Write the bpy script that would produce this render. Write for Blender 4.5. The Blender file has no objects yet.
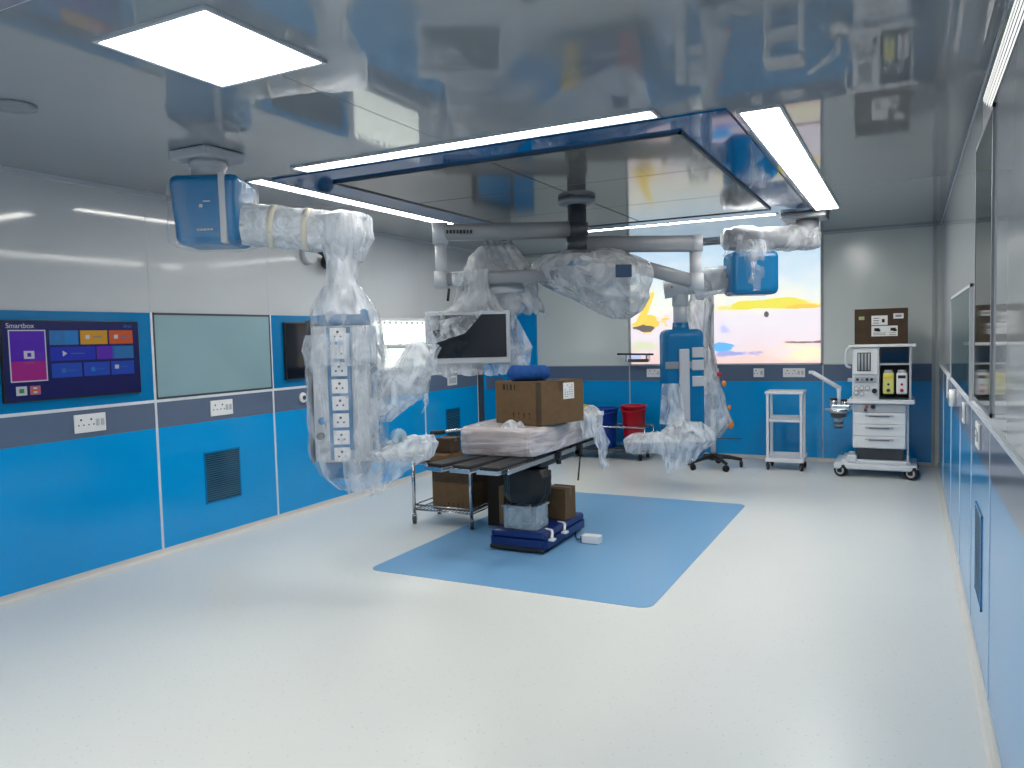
import bpy, bmesh, math, random
from mathutils import Vector, Matrix, noise
random.seed(7)
PI = math.pi
S = bpy.context.scene
C = S.collection

# ------------------------------------------------------------------ materials
def srgb(c):
    return tuple((x/255/12.92 if x/255 <= .04045 else ((x/255+.055)/1.055)**2.4) for x in c)
def new_mat(name):
    m = bpy.data.materials.new(name); m.use_nodes = True
    nt = m.node_tree
    return m, nt, nt.nodes['Principled BSDF']
def setp(b, **k):
    for n, v in k.items():
        b.inputs[n.replace('_', ' ')].default_value = v
def mat(name, rgb, rough=.5, metal=0., noise_amt=.06, scale=8., ior=1.5, coat=0., bump=0., bscale=None, stretch=None):
    """procedural base: colour broken up by a soft noise, optional bump"""
    m, nt, b = new_mat(name)
    c = srgb(rgb)
    tc = nt.nodes.new('ShaderNodeTexCoord')
    mp = nt.nodes.new('ShaderNodeMapping'); nt.links.new(tc.outputs['Object'], mp.inputs['Vector'])
    if stretch: mp.inputs['Scale'].default_value = stretch
    n = nt.nodes.new('ShaderNodeTexNoise'); n.inputs['Scale'].default_value = scale; n.inputs['Detail'].default_value = 4
    nt.links.new(mp.outputs['Vector'], n.inputs['Vector'])
    r = nt.nodes.new('ShaderNodeValToRGB')
    r.color_ramp.elements[0].position = .3; r.color_ramp.elements[1].position = .7
    r.color_ramp.elements[0].color = (*[x*(1-noise_amt) for x in c], 1)
    r.color_ramp.elements[1].color = (*[min(1, x*(1+noise_amt)) for x in c], 1)
    nt.links.new(n.outputs['Fac'], r.inputs['Fac']); nt.links.new(r.outputs['Color'], b.inputs['Base Color'])
    setp(b, Roughness=rough, Metallic=metal, IOR=ior)
    b.inputs['Coat Weight'].default_value = coat; b.inputs['Coat Roughness'].default_value = .03
    if bump:
        bp = nt.nodes.new('ShaderNodeBump'); bp.inputs['Strength'].default_value = bump; bp.inputs['Distance'].default_value = .02
        if bscale:
            n2 = nt.nodes.new('ShaderNodeTexNoise'); n2.inputs['Scale'].default_value = bscale; n2.inputs['Detail'].default_value = 3
            nt.links.new(mp.outputs['Vector'], n2.inputs['Vector']); nt.links.new(n2.outputs['Fac'], bp.inputs['Height'])
        else:
            nt.links.new(n.outputs['Fac'], bp.inputs['Height'])
        nt.links.new(bp.outputs['Normal'], b.inputs['Normal'])
    return m
def emis(name, rgb, strength, base=None):
    m, nt, b = new_mat(name)
    c = srgb(rgb)
    setp(b, Base_Color=(*(srgb(base) if base else c), 1), Roughness=.3)
    b.inputs['Emission Color'].default_value = (*c, 1); b.inputs['Emission Strength'].default_value = strength
    return m
def film(name, lo=.1, hi=.62, scale=7., tint=(214, 220, 228), stretch=(1, 1, .35), rough=.22):
    """thin crumpled polythene: transparent where taut, milky along the creases"""
    m, nt, b = new_mat(name)
    tc = nt.nodes.new('ShaderNodeTexCoord'); mp = nt.nodes.new('ShaderNodeMapping')
    mp.inputs['Scale'].default_value = stretch
    nt.links.new(tc.outputs['Object'], mp.inputs['Vector'])
    n = nt.nodes.new('ShaderNodeTexNoise'); n.inputs['Scale'].default_value = scale; n.inputs['Detail'].default_value = 5; n.inputs['Distortion'].default_value = 1.2
    nt.links.new(mp.outputs['Vector'], n.inputs['Vector'])
    r = nt.nodes.new('ShaderNodeValToRGB')
    r.color_ramp.elements[0].position = .38; r.color_ramp.elements[1].position = .66
    r.color_ramp.elements[0].color = (lo, lo, lo, 1); r.color_ramp.elements[1].color = (hi, hi, hi, 1)
    nt.links.new(n.outputs['Fac'], r.inputs['Fac'])
    lw = nt.nodes.new('ShaderNodeLayerWeight'); lw.inputs['Blend'].default_value = .25
    ma = nt.nodes.new('ShaderNodeMath'); ma.operation = 'MULTIPLY_ADD'; ma.use_clamp = True
    nt.links.new(lw.outputs['Facing'], ma.inputs[0]); ma.inputs[1].default_value = .25; nt.links.new(r.outputs['Color'], ma.inputs[2])
    bp = nt.nodes.new('ShaderNodeBump'); bp.inputs['Strength'].default_value = .7; bp.inputs['Distance'].default_value = .03
    nt.links.new(n.outputs['Fac'], bp.inputs['Height']); nt.links.new(bp.outputs['Normal'], b.inputs['Normal'])
    setp(b, Base_Color=(*srgb(tint), 1), Roughness=rough, IOR=1.5)
    tr = nt.nodes.new('ShaderNodeBsdfTransparent'); mx = nt.nodes.new('ShaderNodeMixShader')
    nt.links.new(ma.outputs[0], mx.inputs['Fac']); nt.links.new(tr.outputs[0], mx.inputs[1]); nt.links.new(b.outputs[0], mx.inputs[2])
    nt.links.new(mx.outputs[0], nt.nodes['Material Output'].inputs['Surface'])
    return m

BLUE = (0, 118, 186)
M_blue_wall = mat('blue_wall_panel', (0, 148, 216), .14, noise_amt=.03, scale=1.5)
M_blue_upper = mat('blue_monitor_surround', (0, 112, 168), .14, noise_amt=.03, scale=1.5)
M_band = mat('grey_dado_band', (92, 106, 130), .16, noise_amt=.03, scale=2)
M_wall = mat('pale_grey_wall_panel', (180, 184, 188), .07, noise_amt=.025, scale=1.2)
M_wall_back = mat('pale_grey_back_wall', (214, 220, 217), .18, noise_amt=.025, scale=1.2)
M_joint = mat('pale_joint_strip', (205, 212, 220), .35)
M_ceil = mat('glossy_grey_ceiling', (134, 140, 146), .035, noise_amt=.03, scale=.8, ior=1.9)
M_ceil_blue = mat('glossy_blue_ceiling_panel', (8, 86, 140), .05, noise_amt=.03, scale=1.2, ior=1.8)
M_white = mat('white_painted_metal', (214, 217, 222), .35, noise_amt=.03)
M_white_pl = mat('white_plastic', (225, 226, 228), .4, noise_amt=.02)
M_grey = mat('grey_painted_metal', (130, 134, 140), .38, noise_amt=.04)
M_lgrey = mat('light_grey_metal', (176, 180, 186), .38, noise_amt=.04)
M_dgrey = mat('dark_grey_metal', (58, 64, 70), .4, noise_amt=.05)
M_steel = mat('brushed_steel', (190, 194, 198), .22, metal=1., scale=30)
M_black = mat('black_plastic', (14, 15, 17), .45, noise_amt=.1)
M_rubber = mat('black_rubber', (18, 18, 20), .7, noise_amt=.1)
M_screen = mat('dark_screen_glass', (8, 18, 32), .06, noise_amt=.1, scale=2)
M_blue_pend = mat('blue_pendant_housing', (0, 102, 154), .25, noise_amt=.04)
M_navy = mat('navy_blue_base', (10, 40, 104), .28, noise_amt=.06)
M_card = mat('brown_cardboard', (100, 76, 48), .85, noise_amt=.1, scale=14, bump=.15)
M_card2 = mat('pale_cardboard', (122, 94, 62), .85, noise_amt=.1, scale=14, bump=.15)
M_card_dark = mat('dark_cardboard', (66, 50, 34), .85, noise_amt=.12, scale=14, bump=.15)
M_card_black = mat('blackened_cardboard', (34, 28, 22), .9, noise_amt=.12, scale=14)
M_tape = mat('brown_tape', (84, 60, 36), .3, noise_amt=.08)
M_ink = mat('black_ink', (30, 24, 20), .8)
M_paper = mat('white_paper', (222, 222, 220), .7, noise_amt=.03)
M_pad = mat('black_pad_vinyl', (20, 22, 26), .4, noise_amt=.1)
M_bluecloth = mat('dark_blue_cloth', (6, 70, 140), .8, noise_amt=.25, scale=22, bump=.4)
M_red = mat('red_plastic', (190, 18, 40), .3, noise_amt=.05)
M_bucketblue = mat('blue_plastic', (10, 62, 160), .35, noise_amt=.05)
M_yellow = mat('yellow_plastic', (232, 196, 30), .4, noise_amt=.05)
M_orange = mat('orange_plastic', (232, 130, 20), .4)
M_teal = mat('teal_frosted_glass', (132, 160, 168), .1, noise_amt=.04, scale=1.5)
M_tealdark = mat('dark_teal_glass', (70, 98, 108), .04, noise_amt=.05, scale=1.5)
M_darkglass = mat('dark_olive_glass', (52, 56, 50), .05, noise_amt=.1, scale=1.5)
M_base = mat('pale_cove_skirting', (200, 200, 196), .4, noise_amt=.03)
M_film = film('clear_polythene')
M_film_thick = film('milky_polythene', .3, .82, 9)
M_film_light = film('thin_polythene', .05, .45, 6)
M_film_arm = film('tight_polythene', .35, .95, 11, stretch=(1, 1, 1))
M_film_drape = film('pleated_polythene', .1, .7, 8, stretch=(1, 1, .8))
M_film_grey = film('grey_polythene', .28, .8, 6, tint=(186, 190, 196), stretch=(1, 1, .6))
M_film_bed = film('layered_polythene', .35, .9, 5, tint=(214, 206, 208), stretch=(.4, .4, 3.))
M_clear = film('clear_plastic_box', .25, .5, 4, tint=(190, 205, 215), stretch=(1, 1, 1), rough=.15)

# speckled vinyl floor
def floor_mat(name, rgb, fleck):
    m, nt, b = new_mat(name)
    tc = nt.nodes.new('ShaderNodeTexCoord')
    v = nt.nodes.new('ShaderNodeTexVoronoi'); v.inputs['Scale'].default_value = 26
    nt.links.new(tc.outputs['Object'], v.inputs['Vector'])
    r = nt.nodes.new('ShaderNodeValToRGB')
    r.color_ramp.elements[0].position = .06; r.color_ramp.elements[1].position = .17
    r.color_ramp.elements[0].color = (*srgb(fleck), 1); r.color_ramp.elements[1].color = (*srgb(rgb), 1)
    nt.links.new(v.outputs['Distance'], r.inputs['Fac'])
    n = nt.nodes.new('ShaderNodeTexNoise'); n.inputs['Scale'].default_value = 1.1; n.inputs['Detail'].default_value = 5
    nt.links.new(tc.outputs['Object'], n.inputs['Vector'])
    r2 = nt.nodes.new('ShaderNodeValToRGB')
    r2.color_ramp.elements[0].color = (.93, .94, .95, 1); r2.color_ramp.elements[1].color = (1, 1, 1, 1)
    nt.links.new(n.outputs['Fac'], r2.inputs['Fac'])
    mx = nt.nodes.new('ShaderNodeMix'); mx.data_type = 'RGBA'; mx.blend_type = 'MULTIPLY'; mx.inputs[0].default_value = 1
    nt.links.new(r.outputs['Color'], mx.inputs[6]); nt.links.new(r2.outputs['Color'], mx.inputs[7])
    nt.links.new(mx.outputs[2], b.inputs['Base Color'])
    setp(b, Roughness=.3, IOR=1.45)
    return m
M_floor = floor_mat('speckled_vinyl_floor', (221, 223, 220), (200, 204, 206))
M_mat = floor_mat('blue_vinyl_floor', (116, 166, 208), (102, 152, 196))

def perforated(name, rgb, hole, sx):
    m, nt, b = new_mat(name)
    tc = nt.nodes.new('ShaderNodeTexCoord')
    v = nt.nodes.new('ShaderNodeTexVoronoi'); v.inputs['Scale'].default_value = sx; v.inputs['Randomness'].default_value = 0
    nt.links.new(tc.outputs['Object'], v.inputs['Vector'])
    r = nt.nodes.new('ShaderNodeValToRGB'); r.color_ramp.interpolation = 'CONSTANT'
    r.color_ramp.elements[0].color = (*srgb(hole), 1); r.color_ramp.elements[1].color = (*srgb(rgb), 1); r.color_ramp.elements[1].position = .3
    nt.links.new(v.outputs['Distance'], r.inputs['Fac']); nt.links.new(r.outputs['Color'], b.inputs['Base Color'])
    setp(b, Roughness=.1, IOR=1.8, Metallic=.25)
    return m
M_perf = perforated('perforated_grey_steel', (122, 122, 118), (40, 40, 40), 34)
M_vent = perforated('perforated_dark_vent', (36, 84, 112), (20, 50, 66), 55)

# the lit abstract landscape on the far wall
def picture_mat():
    m, nt, b = new_mat('backlit_landscape_print')
    L = nt.links.new
    tc = nt.nodes.new('ShaderNodeTexCoord'); sp = nt.nodes.new('ShaderNodeSeparateXYZ')
    L(tc.outputs['Object'], sp.inputs[0])
    nz = nt.nodes.new('ShaderNodeTexNoise'); nz.inputs['Scale'].default_value = 4.2; nz.inputs['Detail'].default_value = 6
    mpn = nt.nodes.new('ShaderNodeMapping'); mpn.inputs['Scale'].default_value = (.7, 1, 1.6); L(tc.outputs['Object'], mpn.inputs[0]); L(mpn.outputs[0], nz.inputs[0])
    def M(op, a, b_=None, c=None):
        n = nt.nodes.new('ShaderNodeMath'); n.operation = op
        for i, x in enumerate((a, b_, c)):
            if x is None: continue
            if isinstance(x, (int, float)): n.inputs[i].default_value = x
            else: L(x, n.inputs[i])
        return n.outputs[0]
    x, z = sp.outputs['X'], sp.outputs['Z']
    nn = M('SUBTRACT', nz.outputs['Fac'], .5)
    def blob(cx, cz, rx, rz, wob=.6, soft=3., curve=0., shear=0.):
        wob *= 2.6
        xx = M('SUBTRACT', x, M('MULTIPLY', M('SUBTRACT', z, cz), shear)) if shear else x
        dx = M('DIVIDE', M('SUBTRACT', xx, cx), rx)
        zz = z if not curve else M('SUBTRACT', z, M('MULTIPLY', M('MULTIPLY', dx, dx), curve))
        dz = M('DIVIDE', M('SUBTRACT', zz, cz), rz)
        d = M('SQRT', M('ADD', M('MULTIPLY', dx, dx), M('MULTIPLY', dz, dz)))
        d = M('ADD', d, M('MULTIPLY', nn, wob))
        n = nt.nodes.new('ShaderNodeMath'); n.operation = 'MULTIPLY'; n.use_clamp = True
        L(M('SUBTRACT', 1., d), n.inputs[0]); n.inputs[1].default_value = soft
        return n.outputs[0]
    rmp = nt.nodes.new('ShaderNodeValToRGB')
    e = rmp.color_ramp.elements
    e[0].position = .0; e[0].color = (*srgb((243, 205, 196)), 1)
    e[1].position = 1.; e[1].color = (*srgb((186, 214, 236)), 1)
    for p, c in ((.18, (238, 222, 230)), (.38, (236, 228, 238)), (.5, (246, 244, 226)), (.72, (214, 232, 242))):
        q = e.new(p); q.color = (*srgb(c), 1)
    t = M('ADD', M('DIVIDE', z, 1.66), M('MULTIPLY', nn, .55)); L(t, rmp.inputs['Fac'])
    col = rmp.outputs['Color']
    def over(col, fac, rgb):
        mx = nt.nodes.new('ShaderNodeMix'); mx.data_type = 'RGBA'
        L(fac, mx.inputs[0]); L(col, mx.inputs[6]); mx.inputs[7].default_value = (*srgb(rgb), 1)
        return mx.outputs[2]
    for a in ((blob(1.98, .82, .78, .08, .5, 4., -.05), (238, 226, 10)), (blob(2.4, .77, .25, .04, .9, 3.), (250, 200, 20)),
              (blob(.28, .60, .26, .13, 1.5, 5.), (246, 208, 0)), (blob(.22, .53, .24, .045, 1.8, 5.), (70, 50, 20)),
              (blob(.26, .84, .06, .26, .6, 4., 0., .42), (244, 214, 30)), (blob(.2, .3, .25, .1, 1., 1.5), (214, 224, 180)),
              (blob(1.32, .24, .2, .08, .9, 4.), (70, 176, 244)), (blob(1.45, .15, .32, .045, 1.4, 3.), (150, 160, 226)), (blob(1.36, .5, .1, .1, 1., 1.5), (190, 196, 244)),
              (blob(1.93, .68, .035, .045, .3, 6.), (60, 40, 20)), (blob(2.47, .29, .22, .018, 1.6, 5.), (120, 70, 40)), (blob(2.4, .16, .4, .12, 1., 1.5), (246, 240, 196)),
              (blob(.1, .12, .1, .05, 1.2, 4.), (180, 196, 240))):
        col = over(col, *a)
    b.inputs['Roughness'].default_value = .4; b.inputs['Base Color'].default_value = (.3, .3, .3, 1)
    L(col, b.inputs['Emission Color']); b.inputs['Emission Strength'].default_value = .98
    return m
M_pic = picture_mat()
M_lamp = emis('ceiling_light_diffuser', (255, 252, 244), 25.)
M_streak_glow = emis('streak_glow', (255, 252, 246), .95)  # self-lit stand-in for light reflected high on the right wall
M_viewer = emis('film_viewer_light', (240, 246, 236), .9)

# ------------------------------------------------------------------ mesh helpers
def BM(): return bmesh.new()
def _tag(vs, fs, mi):
    for f in fs: f.material_index = mi
def box(bm, x0, x1, y0, y1, z0, z1, bev=0., seg=2, mi=0, M=None, taper=None):
    vs = [bm.verts.new((x, y, z)) for z in (z0, z1) for y in (y0, y1) for x in (x0, x1)]
    if taper:
        cx, cy = (x0+x1)/2, (y0+y1)/2
        for v in vs[:4]: v.co.x = cx+(v.co.x-cx)*taper; v.co.y = cy+(v.co.y-cy)*taper
    q = ((0, 2, 3, 1), (4, 5, 7, 6), (0, 1, 5, 4), (1, 3, 7, 5), (3, 2, 6, 7), (2, 0, 4, 6))
    fs = [bm.faces.new([vs[i] for i in a]) for a in q]
    for f in fs: f.material_index = mi
    if bev:
        es = list({e for f in fs for e in f.edges})
        r = bmesh.ops.bevel(bm, geom=es, offset=bev, segments=seg, profile=.5, affect='EDGES', material=mi)
        vs = list({v for f in r['faces'] for v in f.verts} | {v for v in vs if v.is_valid})
    if M is not None:
        for v in vs: v.co = M @ v.co
    return vs
def frame_of(d):
    d = Vector(d).normalized()
    a = Vector((0, 0, 1)) if abs(d.z) < .95 else Vector((1, 0, 0))
    u = d.cross(a).normalized(); return u, d.cross(u).normalized()
def tube(bm, pts, r, seg=12, mi=0, caps=True, rs=None, wob=0., wf=9.):
    pts = [Vector(p) for p in pts]; rings = []
    for i, p in enumerate(pts):
        d = (pts[min(i+1, len(pts)-1)]-pts[max(i-1, 0)])
        u, w = frame_of(d)
        if i and (u.dot(pu) < 0): u, w = -u, -w
        if i and abs(u.dot(pu)) < .7:
            pu2 = (pu - d.normalized()*pu.dot(d.normalized()))
            if pu2.length > 1e-4: u = pu2.normalized(); w = d.normalized().cross(u)
        pu = u
        rr = rs[i] if rs else r
        ring = []
        for k in range(seg):
            a = 2*PI*k/seg; q = p+(u*math.cos(a)+w*math.sin(a))*rr
            if wob:
                q = p+(q-p)*(1+wob*noise.noise(q*wf)+.5*wob*noise.noise(q*wf*2.7))
            ring.append(bm.verts.new(q))
        rings.append(ring)
    for a, b in zip(rings, rings[1:]):
        for k in range(seg):
            f = bm.faces.new((a[k], a[(k+1) % seg], b[(k+1) % seg], b[k])); f.material_index = mi; f.smooth = True
    if caps:
        bm.faces.new(rings[0][::-1]).material_index = mi; bm.faces.new(rings[-1]).material_index = mi
def cyl(bm, p0, p1, r, r1=None, seg=20, mi=0, caps=True):
    tube(bm, (p0, p1), r, seg, mi, caps, rs=(r, r if r1 is None else r1))
def path(pts, n=6):
    """rounded polyline (Catmull-Rom)"""
    P = [Vector(p) for p in pts]; P = [P[0]*2-P[1]]+P+[P[-1]*2-P[-2]]; out = []
    for i in range(1, len(P)-2):
        a, b, c, d = P[i-1:i+3]
        for k in range(n):
            t = k/n
            out.append(.5*((2*b)+(c-a)*t+(2*a-5*b+4*c-d)*t*t+(3*b-a-3*c+d)*t**3))
    out.append(P[-2]); return out
def lathe(bm, prof, c=(0, 0, 0), seg=28, mi=0, M=None, caps=True):
    rings = []; c = Vector(c)
    for r, z in prof:
        ring = []
        for k in range(seg):
            p = Vector((r*math.cos(2*PI*k/seg), r*math.sin(2*PI*k/seg), z))
            if M is not None: p = M @ p
            ring.append(bm.verts.new(p+c))
        rings.append(ring)
    for a, b in zip(rings, rings[1:]):
        for k in range(seg):
            f = bm.faces.new((a[k], a[(k+1) % seg], b[(k+1) % seg], b[k])); f.material_index = mi; f.smooth = True
    if caps:
        bm.faces.new(rings[0][::-1]).material_index = mi; bm.faces.new(rings[-1]).material_index = mi
def sphere(bm, c, rx, ry=None, rz=None, mi=0, seg=20, rings=12, wob=0., wf=4., M=None):
    ry = ry or rx; rz = rz or rx; c = Vector(c); g = []
    for j in range(rings+1):
        t = PI*j/rings; row = []
        for k in range(seg):
            a = 2*PI*k/seg
            p = Vector((rx*math.sin(t)*math.cos(a), ry*math.sin(t)*math.sin(a), rz*math.cos(t)))
            if wob: p *= 1+wob*noise.noise((p+c)*wf)+wob*.5*noise.noise((p+c)*wf*2.6)
            if M is not None: p = M @ p
            row.append(bm.verts.new(p+c))
        g.append(row)
    for a, b in zip(g, g[1:]):
        for k in range(seg):
            f = bm.faces.new((a[k], b[k], b[(k+1) % seg], a[(k+1) % seg])); f.material_index = mi; f.smooth = True
    bmesh.ops.remove_doubles(bm, verts=g[0]+g[-1], dist=1e-5)
def loft(bm, rings, steps=6, seg=56, amp=.02, folds=9, p=2.6, seed=0., cap0=False, cap1=False, jag=0., mi=0):
    """film sleeve through (cx, cy, cz, rx, ry, rotz) rings with vertical folds and crumples"""
    R = []
    for a, b in zip(rings, rings[1:]):
        for k in range(steps):
            t = k/steps; t = t*t*(3-2*t) if False else t
            R.append([a[i]*(1-t)+b[i]*t for i in range(6)])
    R.append(list(rings[-1])); g = []
    for j, (cx, cy, cz, rx, ry, rot) in enumerate(R):
        row = []
        for k in range(seg):
            a = 2*PI*k/seg; ca, sa = math.cos(a), math.sin(a)
            e = 2/p
            x = rx*math.copysign(abs(ca)**e, ca); y = ry*math.copysign(abs(sa)**e, sa)
            q = Vector((x, y, 0))
            n1 = noise.noise(Vector((ca*folds*.5+seed, sa*folds*.5, cz*1.3)))
            n2 = noise.noise(Vector((x*9+seed, y*9, cz*7)))
            q *= 1+(amp*n1+amp*.6*n2)/max(.04, q.length)
            z = cz+amp*.4*n2
            if jag and j in (0, len(R)-1): z += jag*noise.noise(Vector((ca*4+seed, sa*4, 3.)))
            row.append(bm.verts.new((cx+q.x*math.cos(rot)-q.y*math.sin(rot), cy+q.x*math.sin(rot)+q.y*math.cos(rot), z)))
        g.append(row)
    for a, b in zip(g, g[1:]):
        for k in range(seg):
            f = bm.faces.new((a[k], a[(k+1) % seg], b[(k+1) % seg], b[k])); f.smooth = True; f.material_index = mi
    if cap0: bm.faces.new(g[0][::-1])
    if cap1: bm.faces.new(g[-1])
def sheet(bm, a, b, c, d, nu=24, nv=16, amp=.02, f=6., sag=0., seed=0., jag=0., mi=0):
    """crumpled film patch, corners a-b (one edge), d-c (the opposite edge)"""
    a, b, c, d = map(Vector, (a, b, c, d)); n0 = (b-a).cross(d-a).normalized(); g = []
    for j in range(nv+1):
        v = j/nv; row = []
        for i in range(nu+1):
            u = i/nu
            p = (a*(1-u)+b*u)*(1-v)+(d*(1-u)+c*u)*v
            q = p*f+Vector((seed, seed*.7, 0))
            o = amp*(noise.noise(q)+.6*noise.noise(q*2.3))+amp*.8*abs(noise.noise(Vector((u*7+seed, v*1.5, 0))))
            p = p+n0*o-Vector((0, 0, sag*math.sin(PI*u)*math.sin(PI*v)))
            if jag and j == nv: p = p+(d-a).normalized()*jag*noise.noise(Vector((u*6+seed, 0, 0)))
            row.append(bm.verts.new(p))
        g.append(row)
    for j in range(nv):
        for i in range(nu):
            fc = bm.faces.new((g[j][i], g[j][i+1], g[j+1][i+1], g[j+1][i])); fc.smooth = True; fc.material_index = mi
def rrect(bm, x0, x1, y0, y1, z0, z1, r, seg=6, mi=0, flip=None):
    """upright prism with rounded plan corners"""
    pts = []
    for cx, cy, a0 in ((x1-r, y1-r, 0), (x0+r, y1-r, PI/2), (x0+r, y0+r, PI), (x1-r, y0+r, 1.5*PI)):
        for k in range(seg+1):
            a = a0+PI/2*k/seg; pts.append((cx+r*math.cos(a), cy+r*math.sin(a)))
    lo = [bm.verts.new((x, y, z0)) for x, y in pts]; hi = [bm.verts.new((x, y, z1)) for x, y in pts]
    n = len(pts)
    bm.faces.new(lo[::-1]).material_index = mi; bm.faces.new(hi).material_index = mi
    for k in range(n):
        bm.faces.new((lo[k], lo[(k+1) % n], hi[(k+1) % n], hi[k])).material_index = mi
def Rz(a, loc=(0, 0, 0)): return Matrix.Translation(loc) @ Matrix.Rotation(a, 4, 'Z')

def obj(name, bm, m, parent=None, loc=None, M=None, recalc=False):
    """ONE linked mesh object. Shapes are given in world coordinates unless the parent carries 'local'."""
    if M is not None: bmesh.ops.transform(bm, matrix=M, verts=bm.verts)
    root = parent
    while root is not None and root.parent is not None: root = root.parent
    off = Vector(loc) if (parent is None and loc is not None) else (Vector(root.location) if root is not None and not root.get('_loc') else Vector((0, 0, 0)))
    if off.length: bmesh.ops.translate(bm, vec=-off, verts=bm.verts)
    if recalc: bmesh.ops.recalc_face_normals(bm, faces=bm.faces)
    me = bpy.data.meshes.new(name); bm.to_mesh(me); bm.free()
    for x in (m if isinstance(m, (list, tuple)) else [m]): me.materials.append(x)
    o = bpy.data.objects.new(name, me); C.objects.link(o)
    if parent is not None: o.parent = parent
    elif loc is not None: o.location = loc
    return o
LOCALS = []
def thing(name, label, cat, loc=(0, 0, 0), rotz=0., group=None, local=False):
    o = bpy.data.objects.new(name, None); C.objects.link(o); o.empty_display_size = .1
    o.location = loc; o.rotation_euler = (0, 0, rotz); o['label'] = label; o['category'] = cat
    if group: o['group'] = group
    if local: o['_loc'] = 1; LOCALS.append(o)
    return o
def tag(o, label, cat, group=None):
    o['label'] = label; o['category'] = cat
    if group: o['group'] = group
    return o
def struct(name, bm, m, parent=None):
    o = obj(name, bm, m, parent)
    if parent is None: o['kind'] = 'structure'
    return o
def dup(root, loc, label=None, rotz=None):
    r = root.copy(); C.objects.link(r); r.location = loc
    if rotz is not None: r.rotation_euler = (0, 0, rotz)
    if label: r['label'] = label
    if root.get('_loc'): LOCALS.append(r)
    for ch in list(root.children):
        c = ch.copy(); C.objects.link(c); c.parent = r
        for g in ch.children:
            d = g.copy(); C.objects.link(d); d.parent = c
    return r
def text_mesh(name, body, size, m, parent, M):
    cu = bpy.data.curves.new(name, 'FONT'); cu.body = body; cu.size = size; cu.extrude = .0008
    t = bpy.data.objects.new(name, cu); C.objects.link(t)
    bpy.context.view_layer.update()
    me = bpy.data.meshes.new_from_object(t.evaluated_get(bpy.context.evaluated_depsgraph_get()))
    bpy.data.objects.remove(t); bpy.data.curves.remove(cu)
    bm = BM(); bm.from_mesh(me); bpy.data.meshes.remove(me)
    return obj(name, bm, m, parent, M=M)
def caster(parent, x, y, r=.05, top=.12, m=M_rubber, fork=M_black, a=0., hub=None):
    bm = BM(); M = Rz(a, (x, y, 0))
    cyl(bm, (0, 0, r*1.3), (0, 0, top), r*.3, seg=10)
    box(bm, -r*.42, r*.42, -r*.75, r*.75, r*1.35, r*1.9, bev=r*.15)
    for s in (-1, 1): box(bm, s*r*.42-.003, s*r*.42+.003, -r*.35, r*.35, r*.7, r*1.5)
    f = obj('caster', bm, fork, parent, M=M)
    bm = BM(); cyl(bm, (-r*.33, 0, r), (r*.33, 0, r), r, seg=20)
    if hub:
        for s in (-1, 1): cyl(bm, (s*r*.33, 0, r), (s*r*.36, 0, r), r*.66, seg=16, mi=1)
    obj('wheel', bm, [m, hub or m], f, M=M)
    return f

# ------------------------------------------------------------------ room
XL, XR, YB, YF, ZC = -5.585, .33, 10.97, -3.2, 3.02
B0, B1, B2 = 1.075, 1.30, 2.037
bm = BM(); box(bm, XL-.1, XR+.1, YF-.1, YB+.1, -.1, 0); struct('floor', bm, M_floor)
bm = BM(); box(bm, XL-.1, XR+.1, YF-.1, YB+.1, ZC, ZC+.1); ceil = struct('ceiling', bm, M_ceil)
bm = BM()
box(bm, -2.662, -2.658, 2.83, 4.3, ZC-.001, ZC+.001); obj('panel_seam', bm, M_grey, ceil)
bm = BM(); box(bm, -3.2, -2.84, 1.79, 1.794, ZC-.001, ZC+.001); obj('panel_seam', bm, M_lgrey, ceil)

JL = [-2.37+1.345*k for k in range(0, 9)] + [9.77]      # joints along the left wall
JL = [y for y in (-2.37, -1.02, .32, 1.67, 3.02, 4.365, 5.705, 7.04, 8.385, 9.77)]
bm = BM(); box(bm, XL-.1, XL, YF, YB, 0, ZC); wl = struct('wall_left', bm, M_wall)
bm = BM(); box(bm, XL, XL+.006, YF, 9.78, .05, B0-.001); obj('lower_panel', bm, M_blue_wall, wl)
bm = BM(); box(bm, XL, XL+.008, YF, 9.78, B0, B1-.012); obj('dado_band', bm, M_band, wl)
bm = BM(); box(bm, XL, XL+.012, YF, 9.78, B1-.012, B1+.012)
for y in JL:
    if 3.5 < y < 8.6: box(bm, XL, XL+.0095, y-.011, y+.011, .05, B2)
    else: box(bm, XL, XL+.0095, y-.008, y+.008, .05, B1)
obj('joint_strip', bm, M_joint, wl)
bm = BM()
for y in JL: box(bm, XL, XL+.0015, y-.004, y+.004, B2, ZC-.02)
box(bm, XL, XL+.002, YF, YB, B2-.004, B2+.004)
obj('upper_joint', bm, M_lgrey, wl)
bm = BM()
for a, b in ((-3.0, 3.01), (3.03, 4.354), (5.716, 7.03)): box(bm, XL, XL+.006, a, b, B1+.012, B2-.004)
obj('blue_upper_panel', bm, M_blue_upper, wl)

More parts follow.
